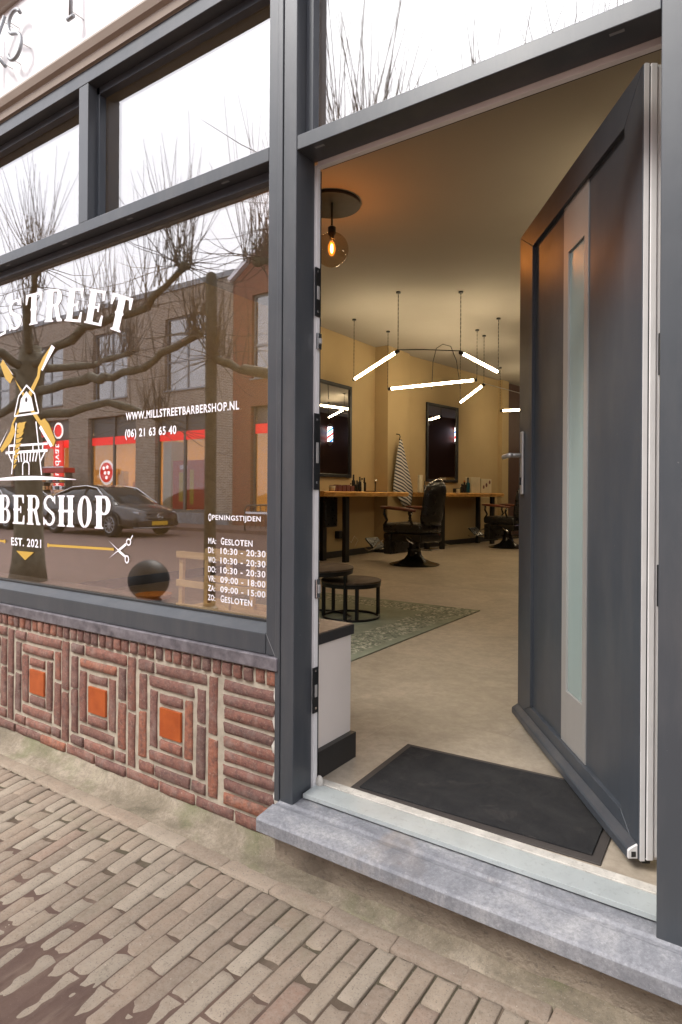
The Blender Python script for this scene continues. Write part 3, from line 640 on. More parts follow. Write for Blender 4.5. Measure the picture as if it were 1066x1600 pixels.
# western slab-serif capitals: (polygons in a box one unit high)
def rect(a, b, c, d): return [(a, b), (c, b), (c, d), (a, d)]
def stem(x, w_, y0=0, y1=1):
    m_ = (y0+y1)/2
    return [(x, y0), (x+w_, y0), (x+w_, m_-.06), (x+w_+.035, m_), (x+w_, m_+.06), (x+w_, y1), (x, y1), (x, m_+.06), (x-.035, m_), (x, m_-.06)]
def serif(x, w_, y, up):
    d = 1 if up else -1
    return [(x-.055, y), (x+w_+.055, y), (x+w_+.055, y+.045*d), (x+w_+.01, y+.06*d), (x+w_, y+.11*d), (x, y+.11*d), (x-.01, y+.06*d), (x-.055, y+.045*d)]
def arcband(cx, cy, rx, ry, wx, wy, a0, a1, n=10):
    o = [(cx+rx*cos(R(a0+(a1-a0)*i/n)), cy+ry*sin(R(a0+(a1-a0)*i/n))) for i in range(n+1)]
    i_ = [(cx+(rx-wx)*cos(R(a0+(a1-a0)*i/n)), cy+(ry-wy)*sin(R(a0+(a1-a0)*i/n))) for i in range(n+1)]
    return [[o[k], o[k+1], i_[k+1], i_[k]] for k in range(n)]
def glyph(c):
    g = []
    if c == 'I': g = [stem(.06, .2), serif(.06, .2, 0, 1), serif(.06, .2, 1, 0)]; w_ = .38
    elif c == 'L': g = [stem(.06, .2), serif(.06, .2, 0, 1), serif(.06, .2, 1, 0), rect(.2, 0, .5, .08), [(.43, 0), (.53, 0), (.53, .3), (.49, .3)]]; w_ = .58
    elif c == 'T': g = [stem(.24, .2), serif(.24, .2, 0, 1), rect(.05, .92, .63, 1), [(.03, .68), (.08, .68), (.15, 1), (.03, 1)], [(.53, 1), (.60, .68), (.65, .68), (.65, 1)]]; w_ = .7
    elif c == 'E': g = [stem(.06, .2), serif(.06, .2, 0, 1), serif(.06, .2, 1, 0), rect(.2, 0, .53, .075), rect(.2, .925, .5, 1), rect(.2, .465, .38, .535), [(.45, 0), (.56, 0), (.56, .3), (.51, .3)], [(.42, 1), (.48, .72), (.53, .72), (.53, 1)], [(.36, .38), (.41, .38), (.41, .62), (.36, .62)]]; w_ = .62
    elif c == 'R': g = [stem(.06, .2), serif(.06, .2, 0, 1), serif(.06, .2, 1, 0), rect(.2, .925, .38, 1), rect(.2, .47, .38, .54)]+arcband(.36, .735, .21, .265, .15, .075, -90, 90)+[[(.30, .5), (.46, .5), (.56, .1), (.62, .06), (.62, 0), (.45, 0), (.38, .3)]]; w_ = .66
    elif c == 'P': g = [stem(.06, .2), serif(.06, .2, 0, 1), serif(.06, .2, 1, 0), rect(.2, .925, .38, 1), rect(.2, .42, .38, .49)]+arcband(.36, .71, .22, .29, .16, .075, -90, 90); w_ = .62
    elif c == 'B': g = [stem(.06, .2), serif(.06, .2, 0, 1), serif(.06, .2, 1, 0), rect(.2, .925, .36, 1), rect(.2, .47, .36, .54), rect(.2, 0, .36, .07)]+arcband(.34, .75, .2, .25, .14, .07, -90, 90)+arcband(.35, .27, .23, .27, .16, .07, -90, 90); w_ = .64
    elif c == 'O': g = arcband(.32, .5, .27, .5, .17, .07, -90, 90, 14)+arcband(.32, .5, .27, .5, .17, .07, 90, 270, 14); w_ = .65
    elif c == 'H': g = [stem(.06, .19), stem(.43, .19), rect(.2, .46, .5, .54)]+[serif(a, .19, y, u) for a in (.06, .43) for y, u in ((0, 1), (1, 0))]; w_ = .72
    elif c == 'A': g = [[(.06, 0), (.16, 0), (.36, .8), (.32, 1)], [(.32, 1), (.42, 1), (.64, 0), (.42, 0), (.30, .7)], rect(.17, .27, .5, .34), serif(.04, .12, 0, 1), serif(.44, .2, 0, 1)]; w_ = .72
    elif c == 'M': g = [stem(.06, .1), stem(.62, .2), [(.10, 1), (.32, 1), (.50, .35), (.42, .1)], [(.42, .1), (.50, .2), (.72, 1), (.66, 1)], serif(.06, .1, 0, 1), serif(.62, .2, 0, 1)]; w_ = .92
    elif c == 'S': g = arcband(.3, .735, .25, .265, .11, .075, 20, 180, 10)+arcband(.3, .265, .25, .265, .11, .075, -160, 0, 10)
    if c == 'S':
        g += [[(.05, .735), (.16, .735), (.24, .6), (.1, .56)], [(.1, .56), (.24, .6), (.5, .42), (.40, .36)], [(.40, .36), (.5, .42), (.55, .265), (.44, .265)], [(.05, .02), (.10, .02), (.14, .18), (.05, .3)], [(.47, .82), (.55, .70), (.55, .98), (.5, .98)]]; w_ = .6
    return g, w_
def western(word, xc, half, zb, h, arc=None, name='lettering'):
    gl = [glyph(c) for c in word]; tot = sum(g[1] for g in gl)+.045*(len(word)-1); u = half*2/tot; x = -half
    for c, (g, w_) in zip(word, gl):
        cxm = x+w_*u/2; polys = []
        for p in g:
            q = []
            for a, b in p:
                lx, lz = (a-w_/2)*u, b*h
                if arc:
                    th_ = cxm/arc; X_ = xc+arc*sin(th_); Z_ = zb+arc*cos(th_)-arc
                    q.append((X_+lx*cos(th_)+lz*sin(th_), Z_-lx*sin(th_)+lz*cos(th_)))
                else: q.append((xc+cxm+lx, zb+lz))
            polys.append(q)
        flat('lettering', polys, 'white_vinyl', sw); x += (w_+.045)*u
western('MILLSTREET', -3.03, .80, 2.022, .152, 2.05)
western('BARBERSHOP', -3.03, .684, 1.043, .145)
# windmill logo (metres on the glass)
logo = []
lw = .010
def seg(a, b, w_=.009):
    d = Vector((b[0]-a[0], b[1]-a[1])).normalized(); n = Vector((-d.y, d.x))*w_/2
    return [(a[0]-n.x, a[1]-n.y), (b[0]-n.x, b[1]-n.y), (b[0]+n.x, b[1]+n.y), (a[0]+n.x, a[1]+n.y)]
white = [seg((-3.125, 1.55), (-3.166, 1.292)), seg((-2.945, 1.546), (-2.893, 1.285)), seg((-3.193, 1.437), (-2.843, 1.434), .011), seg((-3.225, 1.402), (-2.843, 1.402), .013)]
white += [seg((-3.193, 1.437), (-3.193, 1.402)), seg((-3.10, 1.437), (-3.10, 1.402)), seg((-2.97, 1.436), (-2.97, 1.402)), seg((-2.885, 1.436), (-2.885, 1.402)), seg((-3.20, 1.40), (-3.158, 1.35)), seg((-2.862, 1.40), (-2.905, 1.35))]
white += [seg((x_, 1.398), (x_+(-.02*(x_+3.03)/.12), 1.352), .010) for x_ in (-3.14, -3.11, -3.08, -3.05, -3.02, -2.99, -2.96, -2.93)]
white += [seg((-3.061, 1.287), (-3.061, 1.337), .009), seg((-3.003, 1.287), (-3.003, 1.335), .009)]+[seg((-3.032+.029*cos(R(a)), 1.336+.018*sin(R(a))), (-3.032+.029*cos(R(a+30)), 1.336+.018*sin(R(a+30))), .009) for a in range(0, 180, 30)]
white += [seg((-3.141, 1.584), (-3.102, 1.681)), seg((-3.102, 1.681), (-3.03, 1.729)), seg((-3.03, 1.729), (-2.958, 1.682)), seg((-2.958, 1.682), (-2.92, 1.586)), seg((-3.141, 1.584), (-2.92, 1.586))]
white += [[(-3.10, 1.60), (-2.96, 1.60), (-2.985, 1.665), (-3.03, 1.70), (-3.08, 1.665)]]
flat('logo_tower', white, 'white_vinyl', sw)
n = 16
flat('logo_ground', [[(-3.45+.84*i/n, 1.262+.020*sin(pi*i/n)-.004*0), (-3.45+.84*(i+1)/n, 1.262+.020*sin(pi*(i+1)/n)), (-3.45+.84*(i+1)/n, 1.262+.002*sin(pi*(i+1)/n)-.002), (-3.45+.84*i/n, 1.262+.002*sin(pi*i/n)-.002)][::-1] for i in range(n)], 'white_vinyl', sw)
def mir(p): return [(-6.06-a, b) for a, b in p]
UR = [(-3.035, 1.668), (-2.935, 1.769), (-2.928, 1.807), (-2.883, 1.853), (-2.812, 1.901), (-2.800, 1.888), (-2.905, 1.790), (-2.915, 1.755), (-3.011, 1.644)]
LRb = [(-3.035, 1.668), (-2.899, 1.547), (-2.87, 1.556), (-2.831, 1.527), (-2.775, 1.446), (-2.794, 1.415), (-2.896, 1.515), (-2.921, 1.535), (-3.045, 1.645)]
UL2 = [(-3.023, 1.668), (-3.166, 1.793), (-3.165, 1.80), (-3.256, 1.884), (-3.282, 1.86), (-3.229, 1.78), (-3.184, 1.752), (-3.153, 1.785), (-3.041, 1.652)]
LLb = [(-3.035, 1.668), (-3.150, 1.545), (-3.13, 1.507), (-3.174, 1.453), (-3.262, 1.405), (-3.277, 1.423), (-3.181, 1.510), (-3.163, 1.550), (-3.050, 1.672)]
gold = [UR, LRb, UL2, LLb]
gold += [[(-3.10, 1.55), (-3.04, 1.545), (-3.04+(.01 if k % 2 else -.02), 1.5), (-3.10, 1.47)] for k in range(1)]
for k in range(9):   # saw-toothed shade on the tower
    z = 1.545-k*.026; xl = -3.112-(1.55-z)*.16; gold.append([(xl, z), (xl+.085-k*.007, z+.006), (xl+.055-k*.006, z-.016), (xl, z-.022)])
flat('logo_blade', gold, 'gold_vinyl', sw, GY-.0008)
bl = [[(-2.812, 1.901), (-2.785, 1.884), (-2.888, 1.785), (-2.900, 1.792)], [(-3.256, 1.884), (-3.243, 1.872), (-3.150, 1.79), (-3.166, 1.80)], [(-2.775, 1.446)]*0+[(-2.90, 1.525), (-2.915, 1.513), (-2.815, 1.415), (-2.797, 1.423)], [(-3.285, 1.438), (-3.292, 1.420), (-3.200, 1.52), (-3.185, 1.535)]]
flat('logo_blade_edge', bl, 'white_vinyl', sw, GY-.0014)
flat('logo_hub', [[(-3.03+.011*cos(a*pi/4), 1.658+.013*sin(a*pi/4)) for a in range(8)]], 'dark_vinyl', sw, GY-.002)
def bar(x0, x1): return [seg((x0, .950), (x1, .958), .011), [(x0+.009*cos(a*pi/4), .950+.011*sin(a*pi/4)) for a in range(8)]]
flat('logo_line', bar(-2.832, -2.33)+[seg((-3.228, .950), (-3.73, .958), .011), [(-3.228+.009*cos(a*pi/4), .950+.011*sin(a*pi/4)) for a in range(8)]]+[[(-3.117, .908), (-2.954, .910), (-3.034, .866)]], 'gold_vinyl', sw, GY-.0006)
def ring(cx, cz, rx, rz, w_, n=12): return arcband(cx, cz, rx, rz, w_, w_, 0, 360, n)
sc_ = [[(-2.365, .994), (-2.300, .955), (-2.285, .940), (-2.29, .955)], [(-2.362, .918), (-2.298, .957), (-2.283, .972), (-2.30, .951)], seg((-2.298, .953), (-2.245, .985), .011), seg((-2.298, .955), (-2.25, .932), .011)]+ring(-2.228, .994, .017, .016, .006)+ring(-2.238, .921, .015, .018, .006)+[seg((-2.215, 1.004), (-2.200, 1.024), .005)]
flat('logo_scissors', sc_, 'white_vinyl', sw, GY-.0016)

# ================================================================== ENTRANCE DOOR (leaf frame: s along the leaf from the hinge, t through it, z up)
HX, HY = -.282, .221; dd = Vector((-.56544, .82479, 0)); nn = Vector((-.82479, -.56544, 0))
door = thing('front_door', 'anthracite front door standing open inward with a tall frosted slot in a steel panel', 'door', (HX, HY, .22))
DW = 1.133
def DP(s, t, z): return Vector((HX, HY, 0))+dd*s+nn*t+Vector((0, 0, z))     # t>0 towards the street side
def dbox(name, m, s0, s1, t0, t1, z0, z1, parent=None, bevel=0):
    c = DP((s0+s1)/2, (t0+t1)/2, (z0+z1)/2)
    return MB().obox(c, dd*(s1-s0)/2, nn*(t1-t0)/2, (0, 0, (z1-z0)/2)).build(name, m, parent or door, bevel)
DA = 'anthracite_inside'
def dpoly(name, m, pts, t0, t1, bevel=.0015):
    return MB().prism(pts, lambda a, b, d: tuple(DP(a, t0+d, b)), t1-t0).build(name, m, door, bevel)
zb_, zt_ = .235, 2.346
dpoly('stile', DA, [(0, zb_), (.110, zb_+.083), (.110, zt_-.105), (0, zt_)], -.03, 0)
dpoly('stile', DA, [(DW, zb_), (DW-.0, zt_), (DW-.178, zt_-.105), (DW-.178, zb_+.083)], -.03, 0)
dpoly('rail', DA, [(0.001, zb_), (DW-.001, zb_), (DW-.179, zb_+.082), (.111, zb_+.082)], -.03, 0)
dpoly('rail', DA, [(0.001, zt_), (.111, zt_-.104), (DW-.179, zt_-.104), (DW-.001, zt_)], -.03, 0)
# infill around the glass slot
S0, S1, G0, G1 = .392, .618, .425, .572; ZG0, ZG1 = .505, 2.068; PB, PT = zb_+.083, zt_-.105
for a, b in ((.110, S0), (S1, DW-.178)): dbox('panel', DA, a, b, -.030, -.014, PB, PT)
for a, b in ((S0+.001, G0), (G1, S1-.001)): dbox('steel_plate', 'steel', a, b, -.030, -.011, PB, PT)
dbox('steel_plate', 'steel', G0+.0005, G1-.0005, -.030, -.011, PB, ZG0); dbox('steel_plate', 'steel', G0+.0005, G1-.0005, -.030, -.011, ZG1, PT)
dbox('frosted_pane', 'frosted', G0+.001, G1-.001, -.028, -.018, ZG0+.001, ZG1-.001)
dbox('inner_face', 'white_pvc', .002, DW-.002, -.062, -.031, zb_, zt_)
dbox('hinge_edge', 'white_pvc', -.0045, -.001, -.014, -.002, zb_, zt_); dbox('hinge_edge', 'white_pvc', -.010, -.001, -.034, -.0165, zb_+.004, zt_-.003, None, .002)
dbox('hinge_edge', 'white_pvc', -.006, -.001, -.060, -.036, zb_+.01, zt_-.01, None, .002)
dbox('gasket_strip', 'gasket', -.007, -.001, -.0162, -.0142, zb_+.01, zt_-.01)
for z0, z1 in ((1.52, 1.63), (.91, 1.02)):
    h_ = dbox('hinge', 'lock_metal', -.020, -.0065, -.062, -.040, z0, z1, None, .001)
    for k in range(4): dbox('screw', 'chrome', -.0215, -.0195, -.054, -.048, z0+.012+k*.025, z0+.018+k*.025, h_)
# weather bar along the foot, its white end profile showing
MB().prism([(0, .276), (.022, .262), (.026, .257), (.026, .235), (.0, .235)], lambda a, b, d: tuple(DP(.012+d, .001+a, b)), DW-.015).build('weather_bar', DA, door, .001)
MB().prism([(0, .274), (.021, .262), (.025, .257), (.025, .237), (.0, .237)], lambda a, b, d: tuple(DP(.0035+d, .001+a, b)), .008).build('bar_end', 'white_pvc', door, .001)
dbox('bar_hole', 'gasket', .0025, .0034, .006, .018, .242, .256)
dbox('brush_strip', 'gasket', .02, DW-.02, -.04, -.02, .215, .234)
hp = dbox('handle_plate', 'chrome', 1.050, 1.080, .0005, .012, 1.205, 1.478, None, .004)
for p in hp.data.materials: pass
hp.data.materials[0] = M['steel']
MB().tube([DP(1.066, .01, 1.375), DP(1.066, .055, 1.375), DP(1.078, .060, 1.375)], .0095, 12).build('handle_neck', 'steel', hp, smooth=True)
MB().tube([DP(1.060, .060, 1.375), DP(.99, .062, 1.375), DP(.925, .062, 1.373)][0:0]+[DP(1.056, .058, 1.375), DP(1.10, .060, 1.375), DP(1.165, .060, 1.373), DP(1.182, .056, 1.372)], [.010, .011, .011, .008], 12).build('lever', 'steel', hp, smooth=True)
MB().obox(DP(1.066, .015, 1.262), dd*.008, nn*.004, (0, 0, .017)).build('key_cylinder', 'lock_metal', hp, .002)

# ================================================================== INTERIOR SHELL
fl = bx('floor', 'vinyl', None, -6.4, .6, .16, 18.2, .0, .2); fl['kind'] = 'structure'
ce = bx('ceiling', 'ceiling_paint', None, -6.4, .6, .13, 18.2, 3.77, 3.95); ce['kind'] = 'structure'
wl = thing('wall_left', None, None, (-5.7, 4, .2)); wl['kind'] = 'structure'
bx('wall_surface', 'wall_paint', wl, -5.95, -5.69, .27, 7.76, .2, 3.77)
bx('pillar', 'wall_paint', wl, -5.95, -5.43, 7.762, 8.55, .2, 3.77)
d2 = Vector((.145, 1, 0)).normalized(); n2 = Vector((d2.y, -d2.x, 0)); p2 = Vector((-5.52, 8.48, 0))
def W2(s, o, z): return p2+d2*s+n2*o+Vector((0, 0, z))
def wbox(name, m, parent, s0, s1, o0, o1, z0, z1, bevel=0):
    return MB().obox(W2((s0+s1)/2, (o0+o1)/2, (z0+z1)/2), d2*abs(s1-s0)/2, n2*abs(o1-o0)/2, (0, 0, (z1-z0)/2)).build(name, m, parent, bevel)
wbox('wall_surface', 'wall_paint', wl, -.05, 3.5, -.3, 0, .2, 3.77)
wbox('pillar', 'wall_paint', wl, 3.5, 3.80, -.3, .10, .2, 3.77)
wbox('brown_wall_surface', 'brown_paint', wl, 3.80, 10.5, -.3, 0.0, .2, 3.77)
bx('skirting_board', 'skirting_black', wl, -5.689, -5.672, .3, 7.76, .2, .30); bx('skirting_board', 'skirting_black', wl, -5.69, -5.412, 7.744, 7.7615, .2, .30)
bx('skirting_board', 'skirting_black', wl, -5.4295, -5.412, 7.762, 8.56, .2, .30); wbox('skirting_board', 'skirting_black', wl, .1, 10, .0005, .018, .2, .30)
wr = bx('wall_right', 'brown_paint', None, .3, .6, .13, 18.2, .2, 3.77); wr['kind'] = 'structure'
wb_ = bx('wall_back', 'brown_paint', None, -6.4, .6, 18.2, 18.4, .2, 3.77); wb_['kind'] = 'structure'
bx('wall_surface', 'wall_paint', wl, -6.4, -5.951, .27, 18.2, .2, 3.77)

# window bench
bn = thing('window_bench', 'low taupe window bench with dark wooden top inside the display window', 'bench', (-3, .28, .2))
bx('panel', 'desk_panel', bn, -4.7, -1.320, .175, .405, .287, .664, .001)
bx('plinth', 'skirting_black', bn, -4.7, -1.297, .171, .4095, .2005, .297, .002)
bx('top_edge', 'desk_edge', bn, -4.7, -1.3125, .168, .417, .666, .7035, .003)
bx('top', 'desk_wood', bn, -4.695, -1.318, .172, .412, .704, .707)
pc = thing('paper_card', 'small white card lying on the dark end of the window bench', 'card', (-1.44, .32, .707)); bx('card', 'white_vinyl', pc, -1.49, -1.415, .30, .335, .7075, .709)
# globe and crate behind the glass
gl = thing('orange_dish', 'shallow orange dish standing on the window bench behind the scissors logo', 'dish', (-2.40, .30, .707))
MB().lathe([(.03, 0), (.075, .012), (.082, .03), (.07, .03), (.03, .014)], (-2.34, .30, .7075), 24).build('dish', 'orange_plastic', gl, smooth=True, shade_angle=30)
cr = thing('wooden_crate', 'pale slatted wooden crate on the window bench behind the opening hours', 'crate', (-1.86, .3, .707))
for x0 in (-2.065, -1.79, -1.52):
    MB().obox((x0, .225, .83), (.011, 0, 0), (0, .008, 0), (.004, 0, .125)).build('post', 'crate_wood', cr, .001); MB().obox((x0, .37, .83), (.011, 0, 0), (0, .008, 0), (.004, 0, .125)).build('post', 'crate_wood', cr, .001)
for z in (.722, .822, .942):
    bx('slat', 'crate_wood', cr, -2.08, -1.505, .205, .216, z-.014, z+.014, .001); bx('slat', 'crate_wood', cr, -2.08, -1.505, .379, .390, z-.014, z+.014, .001)
bx('slat', 'crate_wood', cr, -2.076, -1.509, .2335, .361, .7085, .716)
# doormat
dm = thing('doormat', 'black rectangular doormat with brown rubber edge just inside the threshold', 'doormat', (-.77, .42, .2)); dmx = [(-1.172, .166), (-.372, .196), (-.387, .685), (-1.190, .625)]
def quadp(pts, z0, z1, ins, mb):
    c = Vector((sum(p[0] for p in pts)/4, sum(p[1] for p in pts)/4)); q = [c+(Vector(p)-c)*1 for p in pts]
    q = [Vector(p)+Vector(((1 if i in (0, 3) else -1)*ins, (1 if i in (0, 1) else -1)*ins)) for i, p in enumerate(pts)]
    return mb.add([(*p, z0) for p in q]+[(*p, z1) for p in q], [(0, 3, 2, 1), (4, 5, 6, 7), (0, 1, 5, 4), (1, 2, 6, 5), (2, 3, 7, 6), (3, 0, 4, 7)])
quadp(dmx, .2004, .2055, 0, MB()).build('edge', 'rubber_mat_edge', dm, .002); quadp(dmx, .2058, .2115, .028, MB()).build('pile', 'mat', dm, .002)
# rug
rg = MB().box(-4.3, -2.06, .95, 3.56, .2003, .207).build('rug', 'rug', None, .003); tag(rg, 'faded green patterned rug below the round tables', 'rug')
# nesting tables
def ntable(cx, cy, r, top, label, rot=0):
    t = thing('side_table', label, 'table', (cx, cy, .2), 'nesting side tables')
    MB().lathe([(r-.004, top-.018), (r, top-.012), (r, top-.003), (r-.006, top)], (cx, cy, 0), 40).build('tabletop', 'table_wood', t, smooth=True, shade_angle=40)
    MB().lathe([(r-.012, top-.05), (r-.006, top-.05), (r-.002, top-.0185), (r-.03, top-.0185)], (cx, cy, 0), 40).build('rim', 'black_metal', t, smooth=True, shade_angle=40)
    q = [(cx+(r-.02)*cos(2*pi*k/40), cy+(r-.02)*sin(2*pi*k/40), .217) for k in range(41)]
    MB().tube(q, .010, 6, False).build('base_ring', 'black_metal', t, smooth=True)
    for k in range(4):
        a = rot+k*pi/2; x_, y_ = cx+(r-.02)*cos(a), cy+(r-.02)*sin(a); bx('leg', 'black_metal', t, x_-.011, x_+.011, y_-.011, y_+.011, .225, top-.05)
ntable(-2.80, 2.65, .245, .515, 'small round side table tucked beside the taller one on the rug', R(-45))
ntable(-3.02, 2.42, .33, .625, 'taller round side table partly hidden by the door post', R(2))

# counters with live-edge wooden tops
def counter(name_label, fn, s0, s1, depth, legs, seed):
    t = thing('styling_counter', name_label, 'counter', tuple(fn((s0+s1)/2, depth/2, .2)), 'live edge wooden counters')
    v = []; f = []; n_ = 22; rr = random.Random(seed)
    for i in range(n_+1):
        s = s0+(s1-s0)*i/n_; e = depth+.02*sin(i*.9+seed)+rr.uniform(-.01, .01)
        for o, z in ((0, 1.17), (0, 1.245), (e-.03, 1.245), (e, 1.23), (e-.02, 1.175), (e-.04, 1.17)): v.append(tuple(fn(s, o, z)))
    for i in range(n_):
        for j in range(6): f.append((i*6+j, (i+1)*6+j, (i+1)*6+(j+1) % 6, i*6+(j+1) % 6))
    f += [tuple(range(6)), tuple(n_*6+j for j in range(6))]
    MB().add(v, f).build('counter_top', 'slab_wood', t)
    for s in legs:
        A_, B_ = fn(s-.05, .12, 0), fn(s+.05, .12, 0); ax = (B_-A_)/2; c = (A_+B_)/2; pd = Vector((fn(s, 1, 0)-fn(s, 0, 0)))
        MB().obox((c.x, c.y, .685), ax, pd*.03, (0, 0, .484)).obox(tuple(Vector((c.x, c.y, .685))+pd*(depth-.25)), ax, pd*.03, (0, 0, .484)).build('leg', 'black_metal', t)
    return t
def W1(s, o, z): return Vector((-5.69+o, s, z))
def counter_thin(*a): return counter(*a)
c1 = counter('live edge wooden counter under the near mirror with black steel legs', W1, 5.36, 7.75, .66, (6.08,), 1)
c2 = counter('live edge wooden counter under the far mirror beyond the pillar', W2, .1, 2.72, .58, (.6, 2.45), 2)
bx('cloth', 'black_leather', thing('hanging_cloth', 'dark cloth hanging from the near corner of the wooden counter', 'cloth', (-5.1, 5.5, .8)), -5.35, -5.28, 5.75, 6.05, .72, 1.16, .02)
ps = thing('power_box', 'black plug box on the wall low under the near counter', 'socket', (-5.66, 6.7, .5)); bx('box', 'black_metal', ps, -5.689, -5.6, 6.55, 6.85, .50, .62, .01)
MB().tube([(-5.63, 6.8, .5), (-5.6, 6.9, .42), (-5.62, 7.02, .52), (-5.6, 7.1, .45), (-5.6, 7.0, .35)], .006, 6).build('cord', 'cream_plastic', ps, smooth=True)
# mirrors
def mirror(fn, s0, s1, z0, z1, label):
    t = thing('mirror', label, 'mirror', tuple(fn((s0+s1)/2, .03, z0)), 'framed barber mirrors')
    def b(name, m, a0, a1, o0, o1, q0, q1, bv=0):
        c = fn((a0+a1)/2, (o0+o1)/2, (q0+q1)/2); ds = fn(1, 0, 0)-fn(0, 0, 0); do = fn(0, 1, 0)-fn(0, 0, 0)
        return MB().obox(c, ds*(a1-a0)/2, do*(o1-o0)/2, (0, 0, (q1-q0)/2)).build(name, m, t, bv)
    b('glass', 'mirror', s0+.05, s1-.05, .01, .022, z0+.05, z1-.05); b('backing', 'black_metal', s0+.02, s1-.02, .0, .009, z0+.02, z1-.02)
    for a0, a1, q0, q1 in ((s0, s0+.055, z0, z1), (s1-.055, s1, z0, z1)): b('frame', 'black_metal', a0, a1, .0095, .045, q0, q1, .006)
    for q0, q1 in ((z0, z0+.055), (z1-.055, z1)): b('frame', 'black_metal', s0+.056, s1-.056, .0095, .045, q0, q1, .006)
mirror(W1, 6.02, 6.97, 1.47, 2.96, 'tall black framed mirror on the wall nearest the entrance')
mirror(W2, .69, 1.80, 1.45, 2.97, 'tall black framed mirror beyond the pillar with the striped cape')
# striped cape hanging on the pillar
cp = thing('striped_cape', 'grey and white striped barber cape hanging from a hook on the pillar', 'cape', (-5.38, 8.1, 1.0))
v = []; f = []; rows = [(2.17, .03, 8.06, .02), (2.10, .06, 8.06, .03), (1.95, .12, 8.07, .05), (1.75, .19, 8.09, .06), (1.55, .26, 8.12, .07), (1.36, .32, 8.14, .08), (1.25, .33, 8.16, .08), (1.12, .22, 8.24, .07), (1.0, .14, 8.30, .05)]; k = 22
for z, hw, yc, dp in rows:
    for j in range(k): a = 2*pi*j/k; rr_ = 1+.22*sin(a*5+z*2); v.append((-5.36+.02+dp*cos(a)*.6*rr_, yc+hw*sin(a)*(1+.06*sin(a*7)), z))
for i in range(len(rows)-1):
    for j in range(k): f.append((i*k+j, i*k+(j+1) % k, (i+1)*k+(j+1) % k, (i+1)*k+j))
f += [tuple(range(k)), tuple((len(rows)-1)*k+j for j in range(k))]
MB().add(v, f).build('cape_fabric', 'stripes', cp, smooth=True); MB().tube([(-5.43, 8.06, 2.27), (-5.37, 8.06, 2.26), (-5.35, 8.06, 2.22), (-5.37, 8.06, 2.16)], .008, 6).build('hook', 'black_metal', cp, smooth=True)

# barber chairs (face -X in local space)
def barber_chair():
    t = thing('barber_chair', '', 'barber chair', (0, 0, 0), 'black barber chairs')
    MB().lathe([(.355, 0), (.36, .012), (.33, .022), (.24, .045), (.15, .085), (.105, .14), (.09, .20), (.10, .205), (.10, .24), (.075, .245), (.075, .42)], (0, 0, 0), 36).build('base', 'black_gloss', t, smooth=True, shade_angle=35)
    s = MB().box(-.37, .29, -.29, .29, .46, .60).build('seat', 'black_leather', t, .045, True, 4)
    MB().box(-.36, -.22, -.27, .27, .15, .455).build('leg_panel', 'black_leather', t, .02)
    MB().box(-.215, .29, -.27, .27, .335, .455).build('seat_box', 'black_gloss', t, .02)
    # curved back
    v = []; f = []; n_ = 10; m_ = 12
    for side in (0, 1):
        for i in range(n_+1):
            z = .58+.60*i/n_; lean = .10*(i/n_)+.25
            hw = .23*(1-.35*max(0, (i/n_-.75)/.25)**2)*(1-.12*max(0, .2-i/n_)/.2)
            for j in range(m_+1):
                a = -1+2*j/m_; cx_ = lean+(.085*(1-a*a))*1.0-.02+(side*.085*(1-abs(a)**4*.6))*(1-.5*max(0, (i/n_-.85)/.15))
                v.append((cx_, hw*a*1.02, z))
    w_ = m_+1; K_ = (n_+1)*w_
    for i in range(n_):
        for j in range(m_):
            f.append((i*w_+j, i*w_+j+1, (i+1)*w_+j+1, (i+1)*w_+j)); f.append((K_+i*w_+j, K_+(i+1)*w_+j, K_+(i+1)*w_+j+1, K_+i*w_+j+1))
    for i in range(n_):
        for j in (0, m_): f.append((i*w_+j, (i+1)*w_+j, K_+(i+1)*w_+j, K_+i*w_+j))
    for j in range(m_):
        for i in (0, n_): f.append((i*w_+j, i*w_+j+1, K_+i*w_+j+1, K_+i*w_+j))
    MB().add(v, f).build('backrest', 'black_leather', t, smooth=True)
    MB().tube([(.36, -.16, 1.155), (.40, -.08, 1.205), (.41, 0, 1.215), (.40, .08, 1.205), (.36, .16, 1.155)], .013, 8).build('back_trim', 'chrome', t, smooth=True)
    for sy in (-1, 1):
        y = .315*sy
        ar = MB().tube([(-.36, y, .82), (-.2, y, .815), (.0, y, .80), (.22, y, .78)], [.02, .026, .026, .02], 10).build('armrest', 'arm_wood', t, smooth=True)
        MB().tube([(-.30, y, .80), (-.31, y*.98, .72), (-.27, y*.95, .64), (-.33, y*.92, .56)], .018, 8).build('arm_support', 'black_gloss', ar, smooth=True); MB().tube([(.16, y, .78), (.12, y*.97, .68), (.16, y*.94, .58)], .018, 8).build('arm_support', 'black_gloss', ar, smooth=True)
        MB().sphere((.16, y*1.0, .74), .016, 8, 6).build('bolt', 'chrome', ar)
    fr = MB().obox((-.70, 0, .27), (.085, 0, -.075), (0, .15, 0), (.008, 0, .010)).build('footrest', 'black_leather', t, .004)
    for sy in (-1, 1): MB().tube([(-.30, .15*sy, .42), (-.52, .155*sy, .30), (-.62, .155*sy, .20), (-.72, .155*sy, .17), (-.78, .155*sy, .20)], .012, 8).build('footrest_arm', 'chrome', fr, smooth=True)
    MB().tube([(.0, -.26, .43), (.12, -.32, .36), (.20, -.33, .33)], .012, 8).build('lever', 'chrome', t, smooth=True)
    MB().box(.17, .36, -.10, .10, .22, .25).build('rear_bar', 'chrome', t, .01)
    return t
bc = barber_chair(); bc2 = copy_tree(bc)
bc.location = (-4.20, 6.42, .2); bc.rotation_euler.z = R(-6); bc['label'] = 'black barber chair nearest the entrance with brown armrests facing the counter'
bc2.location = (-4.15, 10.15, .2); bc2.rotation_euler.z = R(-10); bc2['label'] = 'second black barber chair further back, half hidden by the open door'

